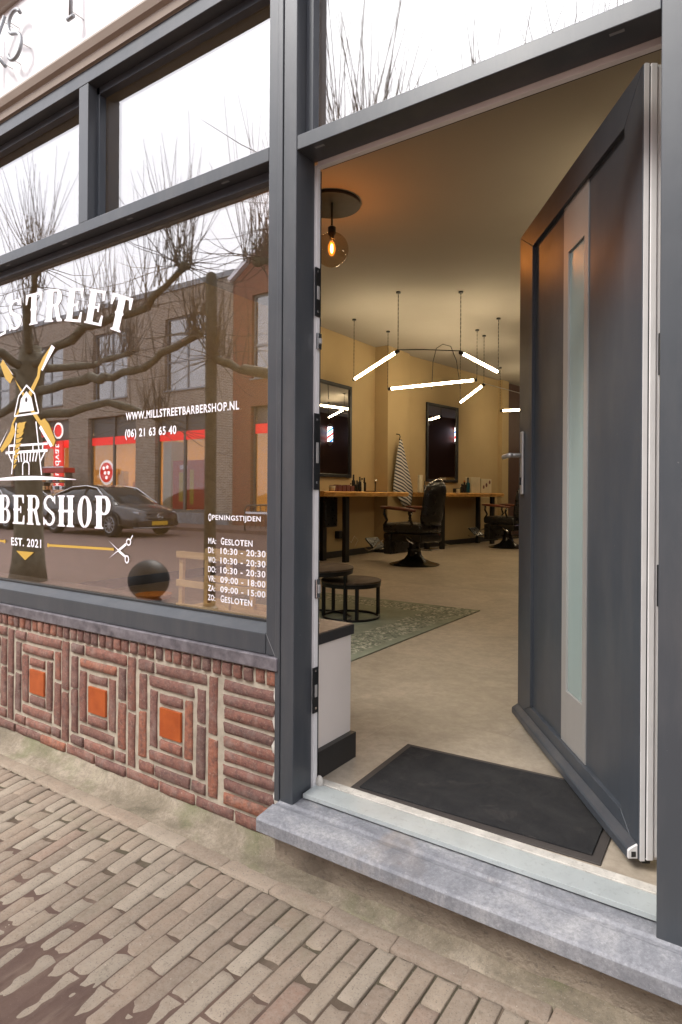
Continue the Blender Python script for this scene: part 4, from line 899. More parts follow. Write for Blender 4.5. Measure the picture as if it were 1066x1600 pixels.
# bottles, boxes and small things on the counters
def item(kind, x, y, h, r, m, label, cat, cap='black_metal', z=1.2455, group=None):
    t = thing(kind, label, cat, (x, y, z), group)
    if kind in ('bottle', 'jar'):
        nk = .7 if kind == 'bottle' else .92
        MB().lathe([(r*.95, 0), (r, .01), (r, h*nk*.9), (r*.45, h*nk), (r*.4, h*.88)] if kind == 'bottle' else [(r*.95, 0), (r, .006), (r, h*.85)], (x, y, z), 14).build('body', m, t, smooth=True, shade_angle=40)
        MB().lathe([(r*(.45 if kind == 'bottle' else 1.05), h*.87), (r*(.45 if kind == 'bottle' else 1.05), h)], (x, y, z), 14).build('cap', cap, t, smooth=True, shade_angle=40)
    return t
g1 = 'grooming products on the near counter'
for y, h, r, m, lb in ((5.72, .20, .03, 'cream_plastic', 'pale bottle at the left end of the near counter beside the door post'), (5.66, .10, .035, 'orange_plastic', 'low orange jar at the left end of the near counter'),
                       (6.60, .13, .025, 'cream_plastic', 'small pale green bottle right of the red row on the near counter'), (6.68, .27, .03, 'dark_glass', 'tallest dark bottle under the right edge of the near mirror'),
                       (6.78, .18, .03, 'dark_glass', 'short dark bottle in the cluster right of the near mirror'), (6.86, .24, .028, 'dark_glass', 'dark bottle with pale neighbour in the cluster right of the near mirror'),
                       (6.93, .22, .026, 'cream_plastic', 'slim cream bottle in the cluster right of the near mirror'), (7.0, .23, .03, 'dark_glass', 'last dark bottle at the right of the near mirror cluster')):
    item('bottle', -5.42, y, h, r, m, lb, 'bottle', group=g1)
rw = thing('tin_row', 'row of low dark red tins standing below the near mirror', 'tins', (-5.35, 6.2, 1.2455))
for k in range(5): MB().box(-5.40, -5.31, 5.98+k*.115, 6.08+k*.115, 1.2455, 1.335+.012*(k % 2)).build('tin', 'book_red', rw, .006)
bw2 = thing('small_bowl', 'small cream bowl on the near counter left of the red tins', 'bowl', (-5.2, 5.75, 1.2455)); MB().lathe([(.03, 0), (.045, .02), (.05, .08), (.045, .08), (.04, .02)], (-5.2, 5.78, 1.2455), 18).build('bowl', 'cream_plastic', bw2, smooth=True)
sl_ = thing('brush_stand', 'chrome shaving brush stand on the near counter before the pillar', 'brush stand', (-5.3, 7.2, 1.2455))
MB().lathe([(.045, 0), (.045, .012), (.008, .016), (.006, .14), (.02, .15)], (-5.3, 7.15, 1.2455), 16).build('stem', 'black_metal', sl_, smooth=True, shade_angle=30); MB().sphere((-5.3, 7.15, 1.425), .027, 14, 10).build('brush_head', 'chrome', sl_, smooth=True); 
tr_ = thing('tool_tray', 'low dark tray with tools at the right end of the near counter', 'tray', (-5.3, 7.35, 1.2455)); bx('tray', 'black_metal', tr_, -5.4, -5.2, 6.98, 7.36, 1.2456, 1.262, .004)
def W2i(kind, s, o, h, r, m, lb, cat='bottle', cap='black_metal'): p = W2(s, o, 0); return item(kind, p.x, p.y, h, r, m, lb, cat, cap, group='grooming products on the far counter')
W2i('bottle', .62-.5, .3, .16, .03, 'white_vinyl', 'white bottle on the far counter right of the striped cape'); W2i('bottle', -.02+.1, .42, .2, .02, 'dark_glass', 'dark dropper bottle on the far counter beside the striped cape')
W2i('bottle', 1.58, .40, .30, .04, 'teal_bottle', 'tall teal blue bottle on the far counter right of the far mirror'); W2i('bottle', 1.42, .42, .24, .04, 'dark_glass', 'bottle with orange cap on the far counter', cap='orange_plastic')
W2i('bottle', 1.28, .45, .17, .035, 'dark_glass', 'squat dark bottle left of the orange capped one'); W2i('jar', 1.12, .46, .09, .035, 'cream_plastic', 'small cream jar on the far counter behind the chair back', 'jar'); W2i('jar', 1.0, .46, .08, .03, 'dark_glass', 'small dark jar at the left of the far counter cluster', 'jar')
wt = thing('towel_box', 'plain cream box standing on the far counter right of the teal bottle', 'box', tuple(W2(1.9, .35, 1.2455))); wbox('box', 'cream_plastic', wt, 1.72, 2.05, .25, .40, 1.2456, 1.56, .006)
wt2 = thing('tissue_box', 'cream metal box with round brown emblems at the end of the far counter', 'box', tuple(W2(2.4, .3, 1.2455))); wt2b = wbox('box', 'cream_plastic', wt2, 2.16, 2.58, .2, .36, 1.2456, 1.54, .006)
for s, z, rr_ in ((2.26, 1.37, .035), (2.37, 1.41, .04), (2.50, 1.47, .038)):
    c = W2(s, .3605, z); MB().add([tuple(c+d2*(rr_*cos(a*pi/6))+Vector((0, 0, rr_*1.1*sin(a*pi/6)))) for a in range(12)], [tuple(range(12))]).build('emblem', 'book_red', wt2b)
wp = thing('spray_can', 'cream cylinder on the far counter left of the white bottle', 'can', tuple(W2(.02, .3, 1.2455))); p_ = W2(-.05+.05, .38, 0); MB().lathe([(.045, 0), (.045, .30), (.04, .31)], (p_.x, p_.y, 1.2455), 16).build('can', 'cream_plastic', wp, smooth=True, shade_angle=40)
cl_ = thing('wall_socket', 'black plug with hanging cord on the wall behind the near barber chair', 'socket', tuple(W2(.35, .0, .75))); wbox('plug', 'black_metal', cl_, .28, .42, .0005, .06, .50, .66, .01)
MB().tube([W2(.42, .05, .55), W2(.8, .1, .32), W2(1.3, .2, .215), W2(2.0, .15, .215)], .007, 6).build('cord', 'cream_plastic', cl_, smooth=True)

# linear tube lights hung on chains
def tubelight(a, b, label, za=3.77, chain=(True, True)):
    a, b = Vector(a), Vector(b); t = thing('tube_light', label, 'lamp', tuple((a+b)/2), 'bare tube lights on chains'); d = (b-a).normalized()
    MB().tube([a+d*.05, b-d*.05], .019, 14).build('tube', 'tube_light', t, smooth=True, shade_angle=50)
    for p, q in ((a, a+d*.055), (b, b-d*.055)): MB().tube([p, q], .026, 12).build('end_cap', 'black_metal', t, smooth=True, shade_angle=50)
    for p in (a, b):
        mb = MB(); z = p.z; k = 0
        while z < za-.03:
            if k % 2: mb.box(p.x-.0045, p.x+.0045, p.y-.0012, p.y+.0012, z, z+.034)
            else: mb.box(p.x-.0012, p.x+.0012, p.y-.0045, p.y+.0045, z, z+.034)
            z += .027; k += 1
        mb.build('chain', 'black_metal', t); MB().lathe([(.03, za-.02), (.03, za-.001)], (p.x, p.y, 0), 12).build('ceiling_cup', 'black_metal', t)
    return t
Z = 2.98
tubelight((-5.04, 6.09, 2.885), (-3.893, 5.355, 3.02), 'bare tube light nearest the entrance, slanting up from left to right')
tubelight((-3.23, 5.78, 3.0), (-3.255, 7.18, 2.985), 'bare tube light at the upper right, slanting down to the right')
tubelight((-4.96, 6.94, 2.86), (-3.76, 7.62, 2.99), 'longest looking bare tube light lying low across the middle')
tubelight((-3.80, 8.01, 2.98), (-4.62, 8.95, 2.87), 'short steep tube light ending below the middle of the far mirror top')
tubelight((-4.48, 10.6, 2.90), (-3.35, 11.4, 2.98), 'tube light furthest right, cut off by the open door')
tubelight((-2.2, 8.6, 2.98), (-1.1, 9.5, 2.9), 'tube light of the row hidden behind the open door'); tubelight((-2.4, 11.6, 3.36), (-1.2, 12.6, 3.34), 'tube light deepest in the shop behind the open door')
tubelight((-1.0, 6.4, 2.98), (-.9, 7.8, 2.9), 'tube light over the aisle behind the open door'); tubelight((-.85, 3.3, 2.98), (-.62, 4.7, 2.93), 'added unseen tube light behind the open leaf, brightening the front ceiling')  # second tube is an addition, out of view, to brighten the front ceiling
tubelight((-4.2, 14., 2.98), (-2.9, 14.6, 2.95), 'tube light by the back wall')
cw = thing('lamp_cable', 'thin black cable strung between the two nearest tube lights', 'cable', (-3.5, 5.5, 3.0)); MB().tube([(-3.893, 5.355, 3.035), (-3.6, 5.5, 3.03), (-3.23, 5.78, 3.02)], .007, 6).build('cable', 'black_metal', cw)
cw = thing('lamp_cable', 'thin black cable looping down from the ceiling behind the long tube light', 'cable', (-4.45, 7.9, 3.4)); MB().tube([(-4.62, 7.8, 2.95), (-4.6, 7.8, 3.4), (-4.55, 7.82, 3.62), (-4.45, 7.85, 3.68), (-4.33, 7.9, 3.64), (-4.25, 7.95, 3.4), (-4.2, 8.0, 2.95)], .006, 6).build('cable', 'black_metal', cw)
cw = thing('lamp_cable', 'thin pale rod running from the short tube light towards the door', 'cable', (-3.7, 9, 3.0)); MB().tube([(-3.80, 8.01, 3.0), (-3.35, 11.4, 3.0)], .007, 6).build('cable', 'steel', cw)
# pendant by the window
pn = thing('pendant_lamp', 'smoked glass globe pendant with a glowing filament bulb below a black ceiling disc', 'lamp', (-3.2, 2.9, 3.77))
cx, cyy = -3.20, 2.905
MB().lathe([(.255, -.03), (.255, -.002)], (cx, cyy, 3.77), 48).build('ceiling_disc', 'black_metal', pn, smooth=True, shade_angle=40)
px_, py_ = -3.165, 2.865
MB().tube([(px_, py_, 3.74), (px_, py_, 3.52)], .008, 8).build('cord', 'black_metal', pn, smooth=True)
MB().lathe([(.018, .0), (.034, -.012), (.034, -.07), (.022, -.085), (.018, -.11)], (px_, py_, 3.54), 20).build('socket', 'black_metal', pn, smooth=True, shade_angle=40)
gb = MB().sphere((px_, py_, 3.335), .148, 40, 24).build('globe', 'globe_glass', pn, smooth=True)
MB().sphere((px_, py_, 3.345), .013, 14, 12, (1, 1, 3.2)).build('filament', 'filament', pn, smooth=True); MB().sphere((px_, py_, 3.345), .034, 18, 14, (1, 1, 1.9)).build('bulb', 'amber_bulb', pn, smooth=True)
ld = bpy.data.lights.new('bulb_light', 'POINT'); ld.energy = 5.5; ld.color = (1, .36, .07); ld.shadow_soft_size = .03
lo = bpy.data.objects.new('bulb_light', ld); col.objects.link(lo); lo.location = (px_, py_, 3.26)
# barber pole lights on the brown wall, seen in the mirrors
def bpole(y, z, label):
    t = thing('barber_pole', label, 'barber pole', (.25, y, z), 'lit barber poles')
    pr_ = .085; n_ = 20; hh = .46; bands = {'pole_white': MB(), 'pole_red': MB(), 'pole_blue': MB()}
    for j in range(n_):
        for i in range(24):
            a0, a1 = 2*pi*j/n_, 2*pi*(j+1)/n_; z0, z1 = z-hh/2+hh*i/24, z-hh/2+hh*(i+1)/24
            ph = ((j/n_)+(i/24)*1.25) % 1; m_ = 'pole_red' if ph < .22 else ('pole_blue' if .48 < ph < .68 else 'pole_white')
            sh = lambda a, zz: (.17+pr_*cos(a), y+pr_*sin(a), zz)
            bands[m_].add([sh(a0, z0), sh(a1, z0), sh(a1, z1), sh(a0, z1)], [(0, 1, 2, 3)])
    for m_, nm in (('pole_white', 'white_stripe'), ('pole_red', 'red_stripe'), ('pole_blue', 'blue_stripe')): bands[m_].build(nm, m_, t, smooth=True)
    for s_ in (1, -1): MB().lathe([(.09, 0), (.095, .03*s_), (.05, .09*s_), (.01, .13*s_)], (.17, y, z+s_*(hh/2+.001)), 20).build('cap', 'steel', t, smooth=True)
    bx('bracket', 'steel', t, .17, .299, y-.02, y+.02, z-.28, z-.25)
bpole(14.6, 3.1, 'lit barber pole on the brown wall, mirrored in the near mirror'); bpole(16.6, 3.22, 'lit barber pole on the brown wall, mirrored in the far mirror')
pcb = thing('purple_cable', 'short purple cable end lying on the ground at the right foot of the doorstep', 'cable', (-.19, -.12, 0)); MB().tube([(-.215, -.105, .045), (-.20, -.125, .02), (-.185, -.15, .004)], .003, 6).build('cable', 'cable', pcb, smooth=True)

# ================================================================== ACROSS THE STREET (seen mirrored in the shop glass)
FY = -14.23
def facade(parent, mat, x0, x1, z1, holes, depth=.28):
    xs_ = sorted({x0, x1}|{h[0] for h in holes}|{h[1] for h in holes}); zs_ = sorted({-.1, z1}|{h[2] for h in holes}|{h[3] for h in holes}); mb = MB()
    for a, b in zip(xs_, xs_[1:]):
        for c, d in zip(zs_, zs_[1:]):
            if not any(h[0] <= (a+b)/2 <= h[1] and h[2] <= (c+d)/2 <= h[3] for h in holes):
                mb.box(a, b, FY-depth, FY, c, d)
    mb.build('wall', mat, parent)
bb = thing('brown_brick_building', 'brown brick shop building with flat roof and tall grey windows across the street', 'building', (-28, FY, 0))
ups = [(-50.7+4.51*k-.02, -50.7+4.51*k+2.25) for k in range(8)]; ups = [(a, b, 5.1, 7.85) for a, b in ups]
shp = [(-24.03, -20.83, .50, 4.38), (-19.67, -16.7, .50, 4.22), (-30.2, -25.44, .12, 4.45), (-37, -31.3, .5, 4.4), (-44, -38.5, .5, 4.4)]
facade(bb, 'brown_wall', -52, -15.56, 8.85, ups+shp)
bx('roof_edge', 'zinc', bb, -52.1, -15.5, FY-.4, FY+.06, 8.85, 9.05); bx('flat_roof', 'roof_tile', bb, -52, -15.56, FY-9, FY-.4, 8.7, 8.9)
bx('back_wall', 'brown_wall', bb, -52, -15.56, FY-9.3, FY-9, -.1, 8.7)
bx('upper_room', 'grey_frame', bb, -51.9, -15.6, FY-3.2, FY-3, 4.6, 8.7)
bx('storey_floor', 'grey_frame', bb, -51.9, -15.6, FY-8, FY-.3, 4.6, 4.8)
def window(parent, x0, x1, z0, z1, y=FY-.12, tr=.40):
    f_ = .06; w_ = MB().box(x0, x0+f_, y-.06, y, z0, z1).box(x1-f_, x1, y-.06, y, z0, z1).box(x0+f_, x1-f_, y-.06, y, z0, z0+f_).box(x0+f_, x1-f_, y-.06, y, z1-f_, z1)
    xm = (x0+x1)/2; zm = z0+(z1-z0)*tr; w_.box(xm-.05, xm+.05, y-.06, y, z0+f_, z1-f_).box(x0+f_, xm-.05, y-.06, y, zm-.04, zm+.04).box(xm+.05, x1-f_, y-.06, y, zm-.04, zm+.04)
    fr_ = w_.build('window', 'zinc', parent)
    for a, b in ((x0+f_, xm-.05), (xm+.05, x1-f_)):
        for c, d in ((z0+f_, zm-.04), (zm+.04, z1-f_)): MB().box(a, b, y-.04, y-.03, c, d).build('pane', 'far_glass', fr_)
    MB().box(x0-.05, x1+.05, y, FY+.06, z0-.05, z0-.002).build('sill', 'zinc', fr_)
for h in ups: window(bb, *h)
def shopwin(parent, x0, x1, z0, z1, band=3.55, y=FY-.15):
    xm = (x0+x1)/2; bd = band-.33
    f_ = MB().box(x0, x0+.08, y-.08, y, z0, z1).box(x1-.08, x1, y-.08, y, z0, z1).box(xm-.06, xm+.06, y-.08, y, z0, z1).box(x0+.08, xm-.06, y-.08, y, z0, z0+.1).box(xm+.06, x1-.08, y-.08, y, z0, z0+.1).build('shop_window', 'grey_frame', parent)
    bx('dark_fascia', 'grey_frame', f_, x0+.08, x1-.08, y-.10, y-.081, band, z1)
    for a, b in ((x0+.08, xm-.06), (xm+.06, x1-.08)):
        bx('pane', 'shop_glass', f_, a, b, y-.04, y-.03, z0+.1, bd); bx('red_band', 'sign_red', f_, a, b, y-.05, y-.01, bd, band-.001)
    return f_
sw1 = shopwin(bb, *shp[0]); sw2 = shopwin(bb, *shp[1]); sw3 = shopwin(bb, *shp[2]); shopwin(bb, *shp[3]); shopwin(bb, *shp[4])
bx('stone_plinth', 'bluestone', bb, -24.2, -15.7, FY-.1, FY+.08, .1, .495)
# sales floor behind the shop windows; its back wall emits in place of lamplight
bx('sales_floor_wall', 'shop_wall_glow', bb, -51.9, -15.6, FY-6.2, FY-6, .0, 4.5)
bx('sales_floor', 'vinyl', bb, -51.9, -15.6, FY-6, FY-.3, .0, .12)
rs = random.Random(4)
for k in range(26): x_ = -44+k*1.1; bx('ceiling_strip', 'shop_light', bb, x_, x_+.9, FY-2-rs.random()*3, FY-1.8, 4.0, 4.04) if k % 2 else bx('ceiling_strip', 'shop_light', bb, x_, x_+.06, FY-5, FY-1, 3.9, 3.94)
cols = ['cream_plastic', 'red_sign', 'yellow_print', 'orange_plastic', 'crate_wood', 'teal_bottle', 'white_vinyl']
for k in range(42): x_ = -43+rs.random()*27; y_ = FY-1.2-rs.random()*4; bx('shop_shelf', cols[rs.randrange(7)], bb, x_, x_+rs.uniform(.3, 1.0), y_, y_-.3, .12, rs.uniform(.9, 2.3))
bx('window_reveal', 'cream_plastic', bb, -19.55, -19.1, FY-.9, FY-.3, .5, 3.2)
po = bx('poster', 'red_sign', bb, -18.9, -16.85, FY-.24, FY-.22, .62, 2.45); bx('poster_print', 'yellow_print', po, -18.55, -18.2, FY-.219, FY-.21, .9, 2.0); bx('poster_print', 'yellow_print', po, -17.95, -17.75, FY-.219, FY-.21, .8, 2.1); bx('poster_print', 'yellow_print', po, -17.05, -16.86, FY-.219, FY-.21, 1.2, 2.1)
bx('poster_print', 'white_vinyl', po, -18.5, -18.1, FY-.219, FY-.21, 2.12, 2.28)
def disc(c, r, y, m, parent, name='disc', n=24, hole=0):
    return MB().prism([(r*cos(2*pi*k/n), r*sin(2*pi*k/n)) for k in range(n)], lambda a, b, d: (c[0]+a, y+d, c[1]+b), .02).build(name, m, parent)
d_ = disc((-23.0, 2.08), .52, FY-.23, 'sign_white', bb, 'round_sticker'); disc((-23.0, 2.08), .42, FY-.205, 'sign_red', d_, 'sticker_field')
for a, b in ((-.14, .18), (.1, .22), (.2, -.02), (-.05, -.02), (.05, -.22)): disc((-23+a, 2.08+b), .075, FY-.18, 'sign_white', d_, 'sticker_dot', 12)
sg = thing('projecting_sign', 'tall red vertical banner sign with white script beside the shop entrance across the street', 'sign', (-26.1, FY+.3, 1.4))
bx('banner', 'sign_red', sg, -26.42, -25.72, FY+.05, FY+.12, 1.35, 3.5)
lt = text('kruidvat', 0, 1.9, 0, .42, 'sign_white', sg, .012)
off = WP[sg.name]
for p in lt.data.vertices: a, b = p.co.x+off.x, p.co.z+off.z; p.co = (-26.28+b*1.0-off.x, FY+.123-off.y, 1.47+a-off.z)
for p in lt.data.vertices: pass
lt.name = 'sign_script'
ds = disc((-26.05, 3.95), .36, FY+.1, 'sign_white', sg, 'round_sign'); disc((-26.05, 3.95), .27, FY+.121, 'sign_red', ds, 'sign_field')
lt = text('kruidvat', 0, 2.5, 0, .42, 'sign_red', sg, .012)
for p in lt.data.vertices: a, b = p.co.x+off.x, p.co.z+off.z; p.co = (-26.6-a-off.x, FY+.05-off.y, 3.72+b-off.z)
lt.name = 'sign_script'
dr = thing('display_rack', 'wire display rack with red top standing outside the shop across the street', 'rack', (-25, FY+1, .1))
bx('top_panel', 'red_sign', dr, -25.6, -23.9, FY+.7, FY+1.2, 2.05, 2.25); bx('top_trim', 'white_vinyl', dr, -25.6, -23.9, FY+1.2, FY+1.22, 2.25, 2.3)
for k in range(8): bx('shelf', 'road_metal', dr, -25.5, -24.0, FY+.8, FY+1.15, .3+k*.22, .33+k*.22)
for x_ in (-25.55, -23.97): bx('upright', 'road_metal', dr, x_, x_+.05, FY+.8, FY+1.1, .1, 2.05)
for k in range(30): bx('packet', rs.choice(cols), dr, -25.5+(k % 6)*.25, -25.35+(k % 6)*.25, FY+1.0, FY+1.16, .34+(k//6)*.33, .50+(k//6)*.33)
rbld = thing('red_gable_house', 'orange red brick house with pointed gable and white verge across the street', 'building', (-12.3, FY, 0))
rh = [(-14.68, -12.9, 5.15, 8.0), (-11.9, -10.1, 5.15, 8.0), (-14.7, -10.0, .5, 4.2)]
facade(rbld, 'red_wall', -15.55, -9.05, 8.6, rh)
MB().prism([(-15.55, 8.6), (-9.05, 8.6), (-12.3, 10.75)], lambda a, b, d: (a, FY-d, b), .28).build('gable', 'red_wall', rbld)
for s_ in (-1, 1): MB().obox((-12.3+s_*1.68, FY+.02, 9.78), (1.70, 0, -1.12*s_) if s_ > 0 else (1.70, 0, 1.12), (0, .12, 0), (.04*s_, 0, .06)).build('verge_board', 'white_vinyl', rbld)
for s_ in (-1, 1): MB().add([(-12.3, FY-.05, 10.9), (-12.3, FY-9, 10.9), (-12.3+s_*3.5, FY-9, 8.6), (-12.3+s_*3.5, FY-.05, 8.6), (-12.3, FY-.05, 10.8), (-12.3, FY-9, 10.8), (-12.3+s_*3.5, FY-9, 8.5), (-12.3+s_*3.5, FY-.05, 8.5)], [(0, 1, 2, 3), (4, 7, 6, 5), (0, 3, 7, 4), (1, 5, 6, 2), (3, 2, 6, 7)]).build('roof', 'roof_tile', rbld)
bx('back_wall', 'red_wall', rbld, -15.5, -9.05, FY-9.3, FY-9, -.1, 8.5); bx('upper_room', 'grey_frame', rbld, -15.5, -9.1, FY-3.2, FY-3, 4.6, 8.5); bx('storey_floor', 'grey_frame', rbld, -15.5, -9.1, FY-8, FY-.3, 4.6, 4.8)
for h in rh[:2]: window(rbld, *h)
shopwin(rbld, *rh[2], band=3.6); bx('sales_floor_wall', 'shop_wall_glow', rbld, -15.5, -9.1, FY-4.2, FY-4, 0, 4.5)  # back wall glows by itself in place of shop lighting
ob = thing('grey_render_house', 'plain pale rendered house at the right end of the row across the street', 'building', (0, FY, 0))
oh = [(-7+k*3.2, -5.4+k*3.2, 4.6, 6.6) for k in range(7)]+[(-7+k*3.2, -5.2+k*3.2, .9, 3.2) for k in range(7)]
facade(ob, 'plaster_out', -9.0, 16, 7.6, oh); bx('back_wall', 'plaster_out', ob, -9, 16, FY-8.2, FY-8, 0, 7.6); bx('dark_room', 'grey_frame', ob, -8.9, 15.9, FY-3, FY-2.9, 0, 7.5)
MB().prism([(FY+.2, 7.6), (FY-8.3, 7.6), (FY-4, 10.2)], lambda a, b, d: (-9.0+d, a, b), 25).build('roof', 'roof_tile', ob)
for h in oh: window(ob, *h)

# bicycle barrier
rk = thing('metal_barrier', 'rounded tubular metal barrier on the pavement in front of the red brick house', 'barrier', (-12.2, -11.83, .1))
MB().tube([(-12.70, -11.83, .1), (-12.70, -11.83, .75), (-12.62, -11.83, .86), (-11.9, -11.83, .88), (-10.9, -11.83, .88), (-10.8, -11.83, .78), (-10.8, -11.83, .1)], .025, 8).build('hoop', 'road_metal', rk, smooth=True)
for k in range(9): bx('bar', 'road_metal', rk, -12.5+k*.2, -12.485+k*.2, -11.84, -11.82, .2, .86)
bx('reflective_strip', 'white_vinyl', rk, -12.66, -10.84, -11.815, -11.805, .62, .68)

# parked cars (local: length along X with the front at +X, standing on z=0)
def make_car(paint, label, detailed=True):
    t = thing('parked_car', label, 'car', (0, 0, 0), 'cars parked across the street')
    # body from lengthwise stations: x, half width, sill z, belt z
    st_ = [(-2.34, .62, .42, .70), (-2.28, .80, .32, .86), (-2.0, .89, .24, .98), (-1.4, .91, .20, .99), (-.4, .91, .19, .94), (.6, .91, .19, .92), (1.15, .91, .20, .90), (1.6, .88, .22, .84), (2.0, .82, .24, .76), (2.22, .70, .27, .66), (2.32, .50, .34, .55)]
    v = []; f = []
    for x, hw, z0, z1 in st_:
        zm = (z0+z1)/2
        for a, b in ((-.82, z0), (-1, z0+.12), (-1.0, zm), (-.97, z1-.06), (-.86, z1), (-.4, z1+.035), (.4, z1+.035), (.86, z1), (.97, z1-.06), (1, zm), (1, z0+.12), (.82, z0)): v.append((x, hw*a, b))
    k = 12
    for i in range(len(st_)-1):
        for j in range(k): f.append((i*k+j, i*k+(j+1) % k, (i+1)*k+(j+1) % k, (i+1)*k+j))
    f += [tuple(range(k)), tuple((len(st_)-1)*k+j for j in range(k))]
    body = MB().add(v, f).build('body', paint, t, smooth=True, shade_angle=50)
    cab = [(-1.95, .74, .985, .985), (-1.35, .70, .98, 1.24), (-.75, .66, .97, 1.39), (-.1, .64, .95, 1.43), (.45, .66, .93, 1.36), (1.0, .72, .92, 1.08), (1.30, .78, .90, .90)]
    v = []; f = []
    for x, hw, z0, z1 in cab:
        w0 = .84
        for y, z in ((-w0, z0-.03), (-(w0+hw)/2-.02, (z0+z1)/2), (-hw, z1-.03), (-hw*.7, z1+.005), (hw*.7, z1+.005), (hw, z1-.03), ((w0+hw)/2+.02, (z0+z1)/2), (w0, z0-.03)): v.append((x, y, z))
    k = 8
    for i in range(len(cab)-1):
        for j in range(k-1): f.append((i*k+j, i*k+j+1, (i+1)*k+j+1, (i+1)*k+j))
    MB().add(v, f).build('glasshouse', 'car_glass', t, smooth=True)
    rf = [(-1.5, .70, 1.20), (-.75, .665, 1.402), (-.1, .645, 1.442), (.42, .66, 1.378)]; v = []; f = []
    for x, hw, z in rf:
        for y, zz in ((-hw-.012, z-.045), (-hw*.7, z), (hw*.7, z), (hw+.012, z-.045)): v.append((x, y, zz+.006))
    for i in range(3):
        for j in range(3): f.append((i*4+j, i*4+j+1, (i+1)*4+j+1, (i+1)*4+j))
    MB().add(v, f).build('roof_panel', paint, t, smooth=True)
    for s_ in (-1, 1):
        MB().tube([(1.22, .83*s_, .90), (.45, .69*s_, 1.35), (-.1, .665*s_, 1.415), (-.75, .685*s_, 1.375), (-1.35, .72*s_, 1.21), (-1.9, .80*s_, .99)], .022, 6).build('window_trim', 'chrome', t, smooth=True)
        MB().tube([(.0, .88*s_, .95), (-.05, .67*s_, 1.40)], .022, 5).build('pillar', 'black_gloss', t)
        MB().sphere((.78, .96*s_, .99), .09, 10, 8, (.8, 1, .7)).build('wing_mirror', paint, t, smooth=True)
        hl = MB().obox((2.06, .60*s_, .65), (.13, -.07*s_, -.01), (.05, .10*s_, 0), (0, 0, .055)).build('headlight', 'alloy', t, .03, True)
        MB().obox((2.17, .60*s_, .36), (.05, -.03*s_, 0), (.03, .14*s_, 0), (0, 0, .06)).build('air_intake', 'black_gloss', t, .02)
        for xw in (-1.37, 1.36):
            w_ = thing  # wheel as part with rim sub-part
            tyre = MB().lathe([(.20, -.10), (.30, -.11), (.33, -.09), (.335, 0), (.33, .09), (.30, .11), (.20, .10)], (0, 0, 0), 28).build('tyre', 'rubber', t, smooth=True)
            tyre.rotation_euler.x = pi/2; tyre.location = (xw, .82*s_, .335)
            arch = MB().tube([(xw+.40*cos(R(a)), .905*s_, .335+.39*sin(R(a))) for a in range(0, 181, 20)], .03, 5).build('wheel_arch', 'black_gloss', t)
            rim = MB()
            rim.lathe([(.06, -.112), (.05, -.118), (.01, -.12)], (0, 0, 0), 12)
            for q in range(10): a = q*pi/5; rim.obox((.13*cos(a), .13*sin(a), -.108), (.10*cos(a), .10*sin(a), 0), (-sin(a)*.016, cos(a)*.016, 0), (0, 0, .008))
            rim.tube([(.215*cos(2*pi*q/24), .215*sin(2*pi*q/24), -.106) for q in range(25)], .014, 5, False)
            for vv in range(len(rim.v)): p = rim.v[vv]; rim.v[vv] = (p[0], p[1], -p[2]) if s_ < 0 else p
            ro = rim.build('rim', 'alloy', tyre)
    gr = MB().obox((2.27, 0, .56), (.035, 0, -.0), (0, .42, 0), (-.03, 0, .085)).build('grille', 'black_gloss', t, .03)
    MB().obox((2.305, 0, .56), (.008, 0, 0), (0, .40, 0), (0, 0, .008)).build('grille_bar', 'chrome', gr)
    q = [(2.33, .085*cos(2*pi*a/20), .565+.085*sin(2*pi*a/20)) for a in range(21)]; em = MB().tube(q, .008, 5, False)
    for a in (90, 210, 330): em.tube([(2.33, 0, .565), (2.33, .085*cos(R(a)), .565+.085*sin(R(a)))], .007, 5)
    em.build('emblem', 'chrome', gr)
    MB().obox((2.325, 0, .385), (.008, 0, 0), (0, .26, 0), (0, 0, .055)).build('number_plate', 'plate_yellow', t)
    MB().tube([(2.14, -.72, .27), (2.31, -.35, .26), (2.33, 0, .26), (2.31, .35, .26), (2.14, .72, .27)], .022, 6).build('bumper_lip', 'alloy', t, smooth=True)
    return t
ca = make_car('car_paint', 'dark grey saloon car parked across the street, facing right of the logo'); ca.location = (-16.25, -9.75, -.0)
cb = make_car('car_blue', 'dark blue car parked behind the grey saloon at the far left of the reflection'); cb.location = (-21.75, -9.8, 0)
# sign post near the kerb
sp = thing('street_post', 'plain round dark post standing at the kerb, mirrored beside the opening hours', 'post', (-4.78, -2.83, 0))
MB().tube([(-4.78, -2.83, -.02), (-4.78, -2.83, 3.42), (-4.78, -2.83, 3.47), (-4.78, -2.83, 3.49)], [.062, .058, .05, .02], 16).build('post', 'bark', sp, smooth=True); MB().lathe([(.09, 0), (.09, .03), (.065, .05)], (-4.78, -2.83, -.005), 16).build('collar', 'road_metal', sp)

bl_ = thing('ball_bollard', 'black ball shaped bollard on the kerb, mirrored low in the window below the scissors', 'bollard', (-5.70, -2.80, 0))
MB().sphere((-5.70, -2.80, .235), .225, 28, 18).build('ball', 'ball_black', bl_, smooth=True); MB().lathe([(.14, 0), (.14, .03), (.08, .05)], (-5.70, -2.80, -.004), 20).build('foot', 'road_metal', bl_)
